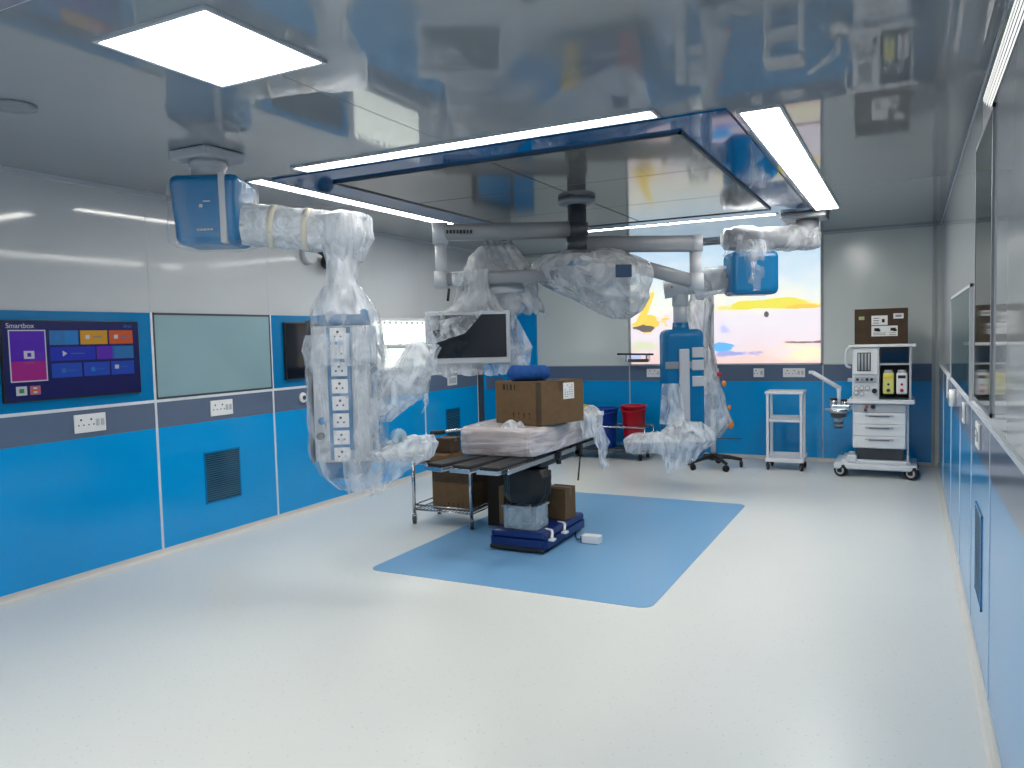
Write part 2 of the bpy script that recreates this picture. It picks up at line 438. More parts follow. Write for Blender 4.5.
bm = BM(); box(bm, XL-.1, XR+.1, YB, YB+.1, 0, ZC); wb = struct('wall_back', bm, M_wall_back)
bm = BM(); box(bm, -5.16, .29, YB-.006, YB, .05, B0-.001); obj('lower_panel', bm, M_blue_wall, wb)
bm = BM(); box(bm, -5.16, .29, YB-.008, YB, B0, B1); obj('dado_band', bm, M_band, wb)
bm = BM()
for x in (-3.675, -1.014): box(bm, x-.008, x+.008, YB-.0095, YB, .05, ZC)
box(bm, -5.16, .29, YB-.0095, YB, B1-.006, B1+.006)
box(bm, .25, .29, YB-.03, YB, .0, ZC)
obj('joint_strip', bm, M_lgrey, wb)
bm = BM(); box(bm, XR, XR+.1, YF, YB, 0, ZC); wr = struct('wall_right', bm, M_wall)
bm = BM(); box(bm, XR-.006, XR, YF, YB-.35, .05, B0-.001); obj('lower_panel', bm, M_blue_wall, wr)
bm = BM(); box(bm, XR-.008, XR, YF, YB-.35, B0, B1-.012); obj('dado_band', bm, M_band, wr)
bm = BM(); box(bm, XR-.014, XR, YF, YB-.35, B1-.012, B1+.012)
for y in (9.3, 7.64, 6.3, 5.18, 4.02, 2.6, 1.3): box(bm, XR-.0095, XR, y-.006, y+.006, .05, B1)
obj('joint_strip', bm, M_joint, wr)
bm = BM(); box(bm, XR-.004, XR, YF, 10.6, ZC-.05, ZC-.035); obj('ceiling_line', bm, M_lgrey, wr)
bm = BM(); box(bm, XL-.1, XR+.1, YF-.1, YF, 0, ZC); wf = struct('wall_front', bm, M_wall)
bm = BM(); box(bm, XL, XR, YF, YF+.006, .05, B0); obj('lower_panel', bm, M_blue_wall, wf)
def skirt(name, pts_in, axis):
    """coved vinyl skirting: quarter-round foot blending into a short upstand"""
    bm = BM(); prof = [(0, .0), (.045, .0), (.03, .006), (.016, .018), (.010, .035), (.009, .055), (0, .055)]
    a, b = pts_in; n = axis
    r0 = [bm.verts.new((a[0]+n[0]*p, a[1]+n[1]*p, z)) for p, z in prof]
    r1 = [bm.verts.new((b[0]+n[0]*p, b[1]+n[1]*p, z)) for p, z in prof]
    for k in range(len(prof)-1): bm.faces.new((r0[k], r0[k+1], r1[k+1], r1[k]))
    bmesh.ops.recalc_face_normals(bm, faces=bm.faces)
    return struct(name, bm, M_base)
skirt('baseboard_left', ((XL, YF), (XL, 9.78)), (1, 0))
skirt('baseboard_back', ((-5.15, YB), (.29, YB)), (0, -1))
skirt('baseboard_right', ((XR, YF), (XR, YB)), (-1, 0))
bm = BM()
box(bm, XL, XL+.03, YF, YB, ZC-.035, ZC); struct('trim_1', bm, M_lgrey)
bm = BM(); box(bm, XL, XR, YB-.03, YB, ZC-.03, ZC); struct('trim_2', bm, M_lgrey)
# blue door and return beside the far left corner
bm = BM(); box(bm, XL, XL+.05, 9.84, 10.9, .02, 2.2); d1 = struct('door_1', bm, M_blue_wall)
bm = BM()
box(bm, XL, XL+.07, 9.78, 9.84, 0, 2.26, mi=0); box(bm, XL, XL+.07, 10.9, 10.96, 0, 2.26); box(bm, XL, XL+.07, 9.78, 10.96, 2.2, 2.26)
obj('door_frame', bm, M_dgrey, d1)
bm = BM(); box(bm, XL+.05, XL+.056, 9.95, 10.5, 1.0, 1.17, bev=.004); obj('door_plate', bm, M_band, d1)
bm = BM(); box(bm, XL+.08, -5.17, YB-.04, YB, 0, 2.3); struct('trim_3', bm, M_blue_wall)

# right wall windows: dark glass and a teal pane, glossy and flush
bm = BM(); box(bm, XR-.008, XR, 4.05, 5.0, 1.36, 2.70); w1 = struct('window_1', bm, M_darkglass)
bm = BM()
for y in (4.03, 5.0): box(bm, XR-.010, XR, y, y+.02, 1.34, 2.72)
for z in (1.34, 2.70): box(bm, XR-.010, XR, 4.03, 5.02, z, z+.02)
obj('window_frame', bm, M_grey, w1)
bm = BM(); box(bm, XR-.012, XR, 5.3, 7.62, 1.33, 1.98); w2 = struct('window_2', bm, M_tealdark)
bm = BM()
for y in (5.28, 7.62): box(bm, XR-.016, XR, y, y+.02, 1.31, 2.0)
box(bm, XR-.016, XR, 5.28, 7.64, 1.98, 2.0); obj('window_frame', bm, M_lgrey, w2)
t = thing('reflection_streak', 'slim bright reflection streak shaped as glowing bands high on the right wall above the dark glass', 'reflection streak', (XR, 3.4, 2.8))  # reflection in the glossy wall, built as glowing strips
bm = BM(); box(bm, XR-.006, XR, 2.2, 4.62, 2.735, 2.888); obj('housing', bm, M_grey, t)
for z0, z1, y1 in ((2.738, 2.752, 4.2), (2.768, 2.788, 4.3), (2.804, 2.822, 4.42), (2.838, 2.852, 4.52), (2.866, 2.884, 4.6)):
    bm = BM(); box(bm, XR-.0068, XR-.005, 2.22, y1, z0, z1); obj('diffuser', bm, M_streak_glow, t)  # backing and bright bands only imitate the streak; no lamp here

# blue floor rectangle
bm = BM(); rrect(bm, -3.70, -1.465, 4.70, 7.99, .0, .003, .09)
tag(obj('floor_mat', bm, M_mat, loc=(-2.58, 6.35, 0)), 'blue vinyl rectangle laid in the pale floor under the operating table', 'floor mat')

# ------------------------------------------------------------------ ceiling fittings
def clight(name, label, x0, x1, y0, y1, group=None, m=M_lamp):
    t = thing(name, label, 'ceiling light', ((x0+x1)/2, (y0+y1)/2, ZC), group=group)
    bm = BM(); w = .018
    box(bm, x0-w, x1+w, y0-w, y0, ZC-.014, ZC+.002); box(bm, x0-w, x1+w, y1, y1+w, ZC-.014, ZC+.002)
    box(bm, x0-w, x0, y0, y1, ZC-.014, ZC+.002); box(bm, x1, x1+w, y0, y1, ZC-.014, ZC+.002)
    obj('frame', bm, M_lgrey, t)
    bm = BM(); box(bm, x0, x1, y0, y1, ZC-.008, ZC); obj('diffuser', bm, m, t)
    return t
clight('ceiling_light', 'bright square ceiling light panel nearest the camera, top left', -2.98, -2.36, 2.15, 2.80)
clight('ceiling_light', 'long thin light strip along the left edge of the blue ceiling canopy', -4.56, -4.42, 4.50, 8.75)
clight('ceiling_light', 'wide white light strip along the right edge of the blue ceiling canopy', -.875, -.66, 4.66, 8.80)
clight('ceiling_light', 'long light strip along the near edge of the blue ceiling canopy', -3.95, -1.31, 4.34, 4.48)
clight('ceiling_light', 'thin light strip along the far edge of the ceiling canopy', -3.9, -1.29, 8.76, 8.88)
# panels further back in the room, behind the viewpoint
for x, y in ((-4.4, -.6), (-2.4, -.6), (-.6, -.9), (-4.4, -2.2), (-2.4, -2.3)):
    clight('ceiling_light', 'square ceiling light panel behind the viewpoint', x-.32, x+.32, y-.33, y+.33, 'square light panels behind the viewpoint')

t = thing('laminar_flow_canopy', 'blue framed ceiling canopy with grey perforated panels above the operating table', 'ceiling canopy', (-2.65, 6.6, ZC))
bm = BM()
box(bm, -4.36, -.93, 4.55, 4.86, ZC-.012, ZC); box(bm, -4.36, -.93, 8.39, 8.72, ZC-.012, ZC)
box(bm, -4.36, -4.03, 4.86, 8.39, ZC-.012, ZC); box(bm, -1.27, -.93, 4.86, 8.39, ZC-.012, ZC)
obj('blue_surround', bm, M_ceil_blue, t)
bm = BM()
for y in (4.86, 8.37): box(bm, -4.03, -1.27, y, y+.02, ZC-.03, ZC)
for x in (-4.03, -1.29): box(bm, x, x+.02, 4.86, 8.39, ZC-.03, ZC)
obj('edge_strip', bm, M_dgrey, t)
for a, b in ((4.88, 6.0), (6.015, 7.25), (7.265, 8.37)):
    for c, d in ((-4.01, -2.66), (-2.645, -1.29)):
        bm = BM(); box(bm, c, d, a, b, ZC-.022, ZC); obj('perforated_panel', bm, M_perf, t)
bm = BM(); lathe(bm, [(.0, ZC-.025), (.085, ZC-.022), (.1, ZC-.01), (.1, ZC)], (-4.129, 2.487, 0))
tag(obj('smoke_detector', bm, M_grey, loc=(-4.129, 2.487, ZC)), 'flat round grey disc on the ceiling at the far left edge', 'smoke detector')

# ------------------------------------------------------------------ left wall equipment
# facing +X: local u = along -Y..+Y; helper puts a face rectangle
XW = XL+.006
t = thing('wall_television', 'wall television showing colourful app tiles on the left wall', 'television', (XW, 3.7, 1.68))
TY0, TY1, TZ0, TZ1 = 3.145, 4.22, 1.385, 1.962
bm = BM(); box(bm, XW, XW+.03, TY0, TY1, TZ0, TZ1, bev=.006); obj('housing', bm, M_black, t)
cols = dict(bg=(6, 8, 96), pur=(84, 10, 190), mag=(168, 16, 140), cy=(30, 130, 210), am=(216, 160, 20), orr=(214, 92, 34), bl=(20, 44, 190), tl=(40, 120, 190), b2=(24, 74, 196), w=(206, 212, 226), gr=(60, 150, 90), pk=(190, 110, 130), vio=(96, 30, 190))
mats = []; idx = {}
for k, c in cols.items():
    idx[k] = len(mats); mats.append(emis('screen_'+k, c, .42, base=(4, 4, 10)))
bm = BM(); XS = XW+.0305
def tile(u0, u1, v0, v1, k, lift=0.001):
    y0 = TY0+.012+u0*(TY1-TY0-.024); y1 = TY0+.012+u1*(TY1-TY0-.024); z1 = TZ1-.012-v0*(TZ1-TZ0-.024); z0 = TZ1-.012-v1*(TZ1-TZ0-.024)
    box(bm, XS, XS+lift, y0, y1, z0, z1, mi=idx[k])
tile(0, 1, 0, 1, 'bg', .001)
tile(.035, .285, .10, .765, 'w', .0012); tile(.043, .277, .115, .75, 'pur', .0016); tile(.043, .277, .5, .75, 'mag', .0018); tile(.16, .277, .38, .5, 'vio', .0017)
tile(.13, .2, .37, .47, 'w', .003); tile(.152, .178, .395, .445, 'pur', .0035); tile(.13, .2, .52, .526, 'pk', .003)
for u0, u1, v0, v1, k in ((.31, .52, .11, .30, 'tl'), (.42, .52, .11, .30, 'cy'), (.535, .745, .11, .30, 'am'), (.76, .955, .11, .30, 'orr'), (.31, .645, .33, .51, 'bl'),
                          (.655, .8, .33, .51, 'vio'), (.78, .955, .33, .51, 'tl'), (.315, .535, .545, .735, 'b2'), (.55, .752, .545, .735, 'b2'), (.765, .955, .545, .735, 'b2')):
    tile(u0, u1, v0, v1, k, .0016 if k != 'cy' else .0018)
for u, v, k in ((.365, .2, 'cy'), (.59, .2, 'w'), (.815, .2, 'w'), (.4, .645, 'tl'), (.62, .645, 'cy'), (.81, .625, 'w')):
    tile(u-.016, u+.016, v-.028, v+.028, k, .003)
for u0, u1, v in ((.63, .7, .2), (.85, .92, .2), (.46, .56, .42), (.43, .5, .645), (.65, .71, .645), (.84, .9, .63)): tile(u0, u1, v-.006, v+.006, 'tl', .003)
# play triangle
y0 = TY0+.40*(TY1-TY0); zc = TZ1-.42*(TZ1-TZ0)
v = [bm.verts.new((XS+.003, y0, zc+.022)), bm.verts.new((XS+.003, y0, zc-.022)), bm.verts.new((XS+.003, y0+.036, zc))]
bm.faces.new(v).material_index = idx['w']
tile(.065, .137, .82, .935, 'w', .002); tile(.085, .117, .85, .905, 'gr', .003); tile(.157, .228, .82, .935, 'pk', .002); tile(.18, .205, .84, .915, 'w', .003); tile(.172, .213, .865, .89, 'orr', .0035)
scr = obj('screen', bm, mats, t)
MT = Matrix(((0, 0, 1, 0), (1, 0, 0, 0), (0, 1, 0, 0), (0, 0, 0, 1)))   # text plane -> wall facing +X (x->Y, y->Z)
text_mesh('screen_text', 'Smartbox', .05, mats[idx['w']], scr, Matrix.Translation((XS+.003, TY0+.035, TZ1-.055)) @ MT)
text_mesh('clock_text', '09:41', .036, mats[idx['tl']], scr, Matrix.Translation((XS+.003, TY1-.14, TZ1-.055)) @ MT)

t = thing('frosted_glass_panel', 'pale teal frosted glass panel set in the left wall right of the television', 'glass panel', (XL, 5.04, 1.68))
bm = BM(); box(bm, XL, XL+.01, 4.39, 5.685, B1+.03, B2-.02); obj('glass', bm, M_teal, t)
bm = BM()
for z in (B1+.012, B2-.02): box(bm, XL, XL+.013, 4.376, 5.694, z, z+.018)
for y in (4.376, 5.685): box(bm, XL, XL+.013, y, y+.014, B1+.012, B2)
obj('frame', bm, M_dgrey, t)

t = thing('wall_monitor', 'black wall monitor half hidden behind the near wrapped pendant', 'monitor', (XW, 6.4, 1.68))
bm = BM(); box(bm, XW, XW+.03, 5.87, 6.9, 1.385, 1.965, bev=.006); h = obj('housing', bm, M_black, t)
bm = BM(); box(bm, XW+.03, XW+.032, 5.885, 6.885, 1.4, 1.95); obj('screen', bm, M_screen, t)

t = thing('film_viewer', 'white glowing x-ray film viewer on the left wall behind the near pendant', 'film viewer', (XL, 7.73, 1.7))
bm = BM(); box(bm, XL+.007, XL+.05, 7.06, 8.375, 1.40, 2.03, bev=.006); obj('housing', bm, M_white, t)
bm = BM(); box(bm, XL+.05, XL+.053, 7.09, 8.37, 1.43, 1.99); obj('light_panel', bm, M_viewer, t)
for k in range(11):
    bm = BM(); box(bm, XL+.05, XL+.062, 7.14+k*.115, 7.18+k*.115, 1.955, 1.985, bev=.003); obj('film_clip', bm, M_lgrey, t)

def wall_socket(label, y, z, x=XL+.008, sgn=1, w=.255, h=.14, back=False, group=None, xx=None, cat='power socket', pins=True):
    """face plate with a three-pin outlet and switches; sgn: which way it faces (or back wall)"""
    if back: loc = (xx, YB-.008, z); A = Matrix.Translation(loc) @ Matrix.Rotation(-PI/2, 4, 'Z')
    else: loc = (x, y, z); A = Matrix.Translation(loc) @ (Matrix.Identity(4) if sgn > 0 else Matrix.Rotation(PI, 4, 'Z'))
    t = thing('wall_socket', label, cat, loc, group=group)
    bm = BM(); box(bm, 0, .012, -w/2, w/2, -h/2, h/2, bev=.004)
    if pins:
        for s in ((-.28,) if w < .2 else (-.3, .02)):
            cy = s*w
            for dy, dz, r in ((0, .028, .008), (-.02, -.012, .006), (.02, -.012, .006)): cyl(bm, (.012, cy+dy, dz), (.0135, cy+dy, dz), r, seg=10, mi=1)
    obj('face_plate', bm, [M_white_pl, M_black], t, M=A)
    if pins:
        for s in ((.25,) if w < .2 else (.22, .38)):
            bm = BM(); box(bm, .012, .018, s*w-.014, s*w+.014, -.026, .026, bev=.003); obj('switch', bm, M_lgrey, t, M=A)
    else:
        bm = BM(); box(bm, .012, .015, -w*.38, w*.38, -h*.3, h*.3, bev=.003); obj('cover', bm, M_lgrey, t, M=A)
    return t
wall_socket('white twin power socket in the grey band below the television', 3.775, 1.185)
wall_socket('white twin power socket in the grey band below the teal glass panel', 5.05, 1.185)
wall_socket('square white plate in the grey band just left of the far door', 9.06, 1.19, w=.24, h=.13, pins=False, cat='wall plate')
t = thing('gas_outlet', 'small round white outlet in the grey band beside the near pendant', 'wall outlet', (XL+.008, 6.12, 1.19))
bm = BM(); cyl(bm, (XL+.008, 6.12, 1.19), (XL+.028, 6.12, 1.19), .055, .048, 24); obj('ring', bm, M_white_pl, t)
bm = BM(); cyl(bm, (XL+.028, 6.12, 1.19), (XL+.036, 6.12, 1.19), .022, seg=16); obj('valve', bm, M_dgrey, t)
def vent(label, y0, y1, z0, z1, x=XL+.006, s=1):
    t = thing('wall_vent', label, 'air vent', (x, (y0+y1)/2, z0))
    bm = BM(); box(bm, min(x, x+s*.002), max(x, x+s*.002), y0+.015, y1-.015, z0+.015, z1-.015); obj('grille', bm, M_vent, t)
    bm = BM()
    a, b = min(x, x+s*.005), max(x, x+s*.005)
    box(bm, a, b, y0, y1, z0, z0+.015); box(bm, a, b, y0, y1, z1-.015, z1); box(bm, a, b, y0, y0+.015, z0, z1); box(bm, a, b, y1-.015, y1, z0, z1)
    obj('frame', bm, M_blue_upper, t)
    bm = BM(); n = 22
    for k in range(1, n):
        z = z0+.015+(z1-z0-.03)*k/n; box(bm, min(x+s*.002, x+s*.0045), max(x+s*.002, x+s*.0045), y0+.015, y1-.015, z-.003, z+.003)
    obj('louvre', bm, mat_louvre, t)
mat_louvre = mat('blue_grey_louvre', (44, 92, 122), .4)
vent('blue-grey louvred vent low on the left wall below the teal glass panel', 4.83, 5.245, .335, .80)
vent('small blue louvred vent low on the left wall near the far door', 8.88, 9.25, .33, .81)
vent('grey-blue louvred vent low on the right wall', 4.41, 4.81, .33, .81, XR-.006, -1)
for y, lab in ((5.81, 'second white socket plate from the camera on the right wall band'), (4.62, 'nearest white socket plate on the right wall band')):
    wall_socket(lab, y, 1.19, x=XR-.008, sgn=-1, w=.16 if y > 5 else .2, h=.13)
wall_socket('farthest tall white plate on the right wall band', 8.2, 1.19, x=XR-.008, sgn=-1, w=.14, h=.2, pins=False, cat='wall plate')
t = thing('gas_outlet', 'round white outlet standing out from the right wall band', 'wall outlet', (XR-.008, 7.0, 1.19))
bm = BM(); cyl(bm, (XR-.008, 7.0, 1.19), (XR-.05, 7.0, 1.19), .07, .065, 24); obj('ring', bm, M_white_pl, t)
bm = BM(); cyl(bm, (XR-.05, 7.0, 1.19), (XR-.06, 7.0, 1.19), .03, seg=16); obj('valve', bm, M_grey, t)
# back wall plates
wall_socket('long white socket plate on the back wall left of the far blue column', 0, 1.19, back=True, xx=-3.29, w=.24, h=.12)
wall_socket('white socket plate on the back wall just right of the far blue column', 0, 1.19, back=True, xx=-2.44, w=.14, h=.12)
wall_socket('small square white socket plate on the back wall above the white shelf cart', 0, 1.19, back=True, xx=-1.83, w=.14, h=.12)
wall_socket('long white socket plate on the back wall left of the anaesthesia machine', 0, 1.19, back=True, xx=-1.375, w=.28, h=.12)

# CCTV dome on the left wall
t = thing('security_camera', 'small grey and black round camera high on the left wall under the pendant arm', 'security camera', (XL, 6.25, 2.72))
bm = BM(); cyl(bm, (XL, 6.27, 2.67), (XL+.07, 6.27, 2.67), .105, .095, 24); cyl(bm, (XL+.02, 6.3, 2.75), (XL+.05, 6.32, 2.85), .012, seg=8); obj('base', bm, M_lgrey, t)
bm = BM(); sphere(bm, (XL+.1, 6.50, 2.60), .085); obj('lens_ball', bm, M_black, t)
bm = BM(); tube(bm, path([(XL+.06, 6.29, 2.73), (XL+.08, 6.4, 2.70), (XL+.1, 6.47, 2.65)]), .025, 10); obj('arm', bm, M_black, t)

# back wall picture
t = thing('backlit_picture', 'large glowing abstract landscape picture in white, pink and yellow on the far wall', 'picture', (-3.655, YB-.012, 1.305))
bm = BM(); box(bm, -3.64, -1.035, YB-.02, YB-.012, 1.32, 2.97); obj('print', bm, M_pic, t)
bm = BM()
for x in (-3.66, -1.04): box(bm, x, x+.02, YB-.028, YB, 1.30, 2.985)
for z in (1.30, 2.965): box(bm, -3.66, -1.02, YB-.028, YB, z, z+.02)
obj('frame', bm, M_lgrey, t)
t = thing('wall_rail_bracket', 'dark rail on a small bracket in front of the picture, lower left corner', 'wall bracket', (-3.5, YB-.1, 1.45))
bm = BM(); tube(bm, [(-3.80, YB-.17, 1.475), (-3.26, YB-.17, 1.465)], .014, 10); obj('rail', bm, M_black, t)
bm = BM(); box(bm, -3.64, -3.33, YB-.19, YB-.16, 1.355, 1.40, bev=.004); obj('plate', bm, M_dgrey, t)
bm = BM()
for x in (-3.665, -3.36): box(bm, x-.012, x+.012, YB-.18, YB-.028, 1.36, 1.48)
obj('arm', bm, M_steel, t)

# ------------------------------------------------------------------ near (left) pendant, wrapped in polythene
TX, TY, TA = -3.36, 4.10, .474           # tower centre and the way it faces
t = thing('equipment_pendant', 'near ceiling pendant with blue joint box and socket tower wrapped in clear plastic', 'ceiling pendant', (-4.11, 3.71, ZC))
bm = BM(); box(bm, -4.28, -3.94, 3.54, 3.88, 2.955, 3.018, bev=.012, M=None); obj('ceiling_plate', bm, M_lgrey, t)
bm = BM(); lathe(bm, [(.12, 2.955), (.12, 2.92), (.105, 2.90), (.105, 2.84), (.13, 2.83)], (-4.11, 3.71, 0)); obj('drop_tube', bm, M_lgrey, t, recalc=True)
MB_ = Rz(TA, (-4.10, 3.735, 0))
bm = BM(); box(bm, -.225, .225, -.2, .2, 2.40, 2.845, bev=.05, seg=4, taper=.88); bx = obj('joint_box', bm, M_blue_pend, t, M=MB_)
bm = BM(); box(bm, .105, .145, -.204, .204, 2.405, 2.85, bev=.004, taper=.985); obj('belt', bm, M_lgrey, bx, M=MB_)
bm = BM(); box(bm, -.02, .0, -.203, -.2, 2.63, 2.65); box(bm, .005, .05, -.203, -.2, 2.665, 2.672)
for k in range(5): box(bm, -.045+k*.022, -.03+k*.022, -.196, -.19, 2.485, 2.497)
obj('emblem', bm, M_lgrey, bx, M=MB_)
A0 = Vector((-4.0, 3.78, 2.56)); A1 = Vector((-3.36, 4.14, 2.475))
bm = BM(); tube(bm, [A0, A1], .125, 24); arm = obj('arm', bm, M_white, t)
bm = BM(); pts = [A0.lerp(A1, k/22) for k in range(2, 23)]
tube(bm, pts, .137, 32, wob=.1, wf=13, caps=False); obj('plastic_sleeve', bm, M_film_arm, arm)
bm = BM()
for k in (.36, .66):
    p = A0.lerp(A1, k); q = A0.lerp(A1, k+.055); cyl(bm, p, q, .143, seg=28)
obj('tape_band', bm, mat('yellowed_tape', (204, 200, 186), .5), arm)
bm = BM(); sphere(bm, A1, .155, .155, .14, wob=.06); el = obj('elbow', bm, M_white, t)
bm = BM(); loft(bm, [(A1.x, A1.y, 2.615, .10, .10, TA), (A1.x, A1.y, 2.58, .18, .17, TA), (A1.x+.01, A1.y, 2.43, .185, .17, TA), (A1.x+.01, A1.y, 2.36, .14, .14, TA), (A1.x+.01, A1.y, 2.28, .11, .11, TA)], amp=.03, p=2.4, seed=3.2, cap0=True); obj('plastic_cover', bm, M_film_thick, el)
bm = BM(); cyl(bm, (A1.x, A1.y-.02, 2.40), (TX, TY, 1.9), .085, seg=24); col = obj('column', bm, M_lgrey, t)
bm = BM(); loft(bm, [(A1.x, A1.y-.01, 2.32, .11, .11, TA), (TX, TY, 2.15, .10, .10, TA), (TX, TY, 2.08, .13, .13, TA), (TX, TY, 1.93, .2, .17, TA)], amp=.02, seed=9.); obj('plastic_sleeve', bm, M_film_thick, col)
MT_ = Rz(TA, (TX, TY, 0))
bm = BM(); box(bm, -.19, .19, -.12, .14, .96, 1.86, bev=.02, seg=3); tw = obj('tower', bm, M_lgrey, t, M=MT_)
bm = BM(); box(bm, -.15, .19, -.125, .145, 1.855, 1.97, bev=.04, seg=3); obj('top_cap', bm, M_blue_pend, tw, M=MT_)
bm = BM(); box(bm, -.16, .16, -.115, .13, .84, .965, bev=.04, seg=3, taper=.75); obj('bottom_cap', bm, M_blue_pend, tw, M=MT_)
bm = BM(); box(bm, -.085, .07, -.128, -.12, .98, 1.85); obj('socket_strip', bm, M_blue_pend, tw, M=MT_)
bm = BM(); box(bm, -.225, -.198, -.10, -.07, .96, 1.90, bev=.006); box(bm, -.205, -.185, -.085, -.065, 1.1, 1.13); box(bm, -.205, -.185, -.085, -.065, 1.8, 1.83); obj('side_rail', bm, M_dgrey, tw, M=MT_)
bm = BM(); box(bm, .19, .2, -.1, .12, .97, 1.85); obj('blue_side', bm, M_blue_pend, tw, M=MT_)
for k in range(8):
    z = 1.80-k*.112
    bm = BM(); box(bm, -.06, .045, -.137, -.128, z-.046, z+.046, bev=.005)
    for dx, dz, r in ((0, .018, .009), (-.02, -.012, .007), (.02, -.012, .007)): cyl(bm, (-.008+dx, -.137, z+dz), (-.008+dx, -.139, z+dz), r, seg=10, mi=1)
    obj('socket', bm, [M_white_pl, M_black], tw, M=MT_)
for k, (x, z, m) in enumerate(((-.135, 1.66, M_dgrey), (-.14, 1.40, M_lgrey), (-.13, 1.24, M_blue_pend), (-.145, 1.14, M_black), (-.13, 1.05, M_dgrey))):
    bm = BM(); cyl(bm, (x, -.12, z), (x, -.15, z), .024, seg=16); obj('gas_outlet', bm, m, tw, M=MT_)
# tray on the right, wrapped, and the infusion rail above it
bm = BM(); box(bm, .18, .54, -.15, .13, .985, 1.025, bev=.012); sh = obj('tray', bm, M_white, t, M=MT_)
bm = BM(); loft(bm, [(.14, 0, 1.115, .03, .03, 0), (.12, 0, 1.11, .09, .1, 0), (.05, 0, 1.06, .2, .15, 0), (.0, 0, 1.03, .245, .18, 0), (.03, 0, .97, .21, .15, 0), (.06, 0, .95, .1, .08, 0)], amp=.055, p=2.5, seed=5., cap0=True)
obj('plastic_cover', bm, M_film_thick, sh, M=MT_ @ Matrix.Translation((.34, -.02, .0)))
bm = BM(); sheet(bm, (.55, -.16, 1.0), (.05, -.19, 1.01), (.05, -.17, .80), (.22, -.12, .74), amp=.03, seed=2., jag=.05); obj('plastic_flap', bm, M_film, sh, M=MT_)
bm = BM(); tube(bm, path([(.17, -.05, 1.70), (.3, -.07, 1.715), (.55, -.08, 1.71), (.61, -.05, 1.71)]), .014, 10)
tube(bm, path([(.24, -.07, 1.715), (.26, -.1, 1.68), (.28, -.1, 1.64)]), .012, 8); tube(bm, path([(.52, -.08, 1.71), (.53, -.11, 1.66), (.57, -.12, 1.63), (.6, -.1, 1.67)]), .012, 8)
rl = obj('infusion_rail', bm, M_lgrey, t, M=MT_)
bm = BM()
sheet(bm, (.10, -.14, 1.73), (.63, -.1, 1.73), (.56, -.09, 1.38), (.12, -.16, 1.20), amp=.05, f=5, seed=4., jag=.08, nu=34, nv=24)
sheet(bm, (.63, -.1, 1.73), (.63, .08, 1.70), (.5, .05, 1.25), (.56, -.09, 1.38), amp=.04, f=5, seed=14.)
loft(bm, [(.5, -.09, 1.74, .03, .03, 0), (.5, -.09, 1.66, .1, .08, 0), (.40, -.09, 1.42, .15, .1, 0), (.3, -.09, 1.30, .12, .08, 0), (.26, -.09, 1.22, .05, .04, 0)], amp=.03, seed=21., cap1=True)
obj('plastic_drape', bm, M_film_drape, rl, M=MT_)
bm = BM(); sphere(bm, (0, 0, 0), .055, seg=16); cyl(bm, (0, 0, -.05), (0, 0, -.09), .02, seg=10); obj('flow_meter', bm, M_clear, t, M=MT_ @ Matrix.Translation((.36, -.1, 1.12)))
bm = BM(); sphere(bm, (.37, -.1, 1.105), .018); obj('flow_meter_float', bm, mat('green_plastic', (20, 110, 80), .4), t, M=MT_)
# the big bag over the tower
bm = BM()
loft(bm, [(0, 0, 2.12, .12, .12, 0), (.0, 0, 1.98, .20, .18, 0), (.02, -.01, 1.86, .225, .2, 0), (.01, -.01, 1.6, .25, .21, 0), (.015, -.01, 1.3, .25, .21, 0), (.02, -.01, 1.0, .25, .2, 0), (.03, -.01, .88, .2, .16, 0), (.05, -.01, .77, .11, .08, 0)],
     amp=.035, p=3.2, seed=1., cap1=True, steps=8)
obj('plastic_bag', bm, M_film_light, tw, M=MT_)
bm = BM()
loft(bm, [(.02, 0, 1.80, .238, .21, 0), (-.0, 0, 1.70, .262, .222, 0), (.01, 0, 1.60, .252, .215, 0)], amp=.03, seed=31.)
sheet(bm, (-.0, -.225, 1.04), (.25, -.2, 1.08), (.27, -.2, .8), (.03, -.2, .76), amp=.04, seed=8.)
sheet(bm, (.10, -.225, 1.85), (.25, -.2, 1.85), (.25, -.2, 1.0), (.12, -.225, 1.0), amp=.03, seed=18., nv=30)
obj('bag_crease', bm, M_film, tw, M=MT_)
bm = BM(); loft(bm, [(0, 0, 2.39, .21, .18, 0), (0, 0, 2.42, .265, .235, 0), (0, 0, 2.6, .262, .235, 0), (0, 0, 2.80, .25, .225, 0)], amp=.025, p=4., seed=12., cap0=False)
obj('plastic_cover', bm, film('box_film', .0, .14, 6), bx, M=MB_)

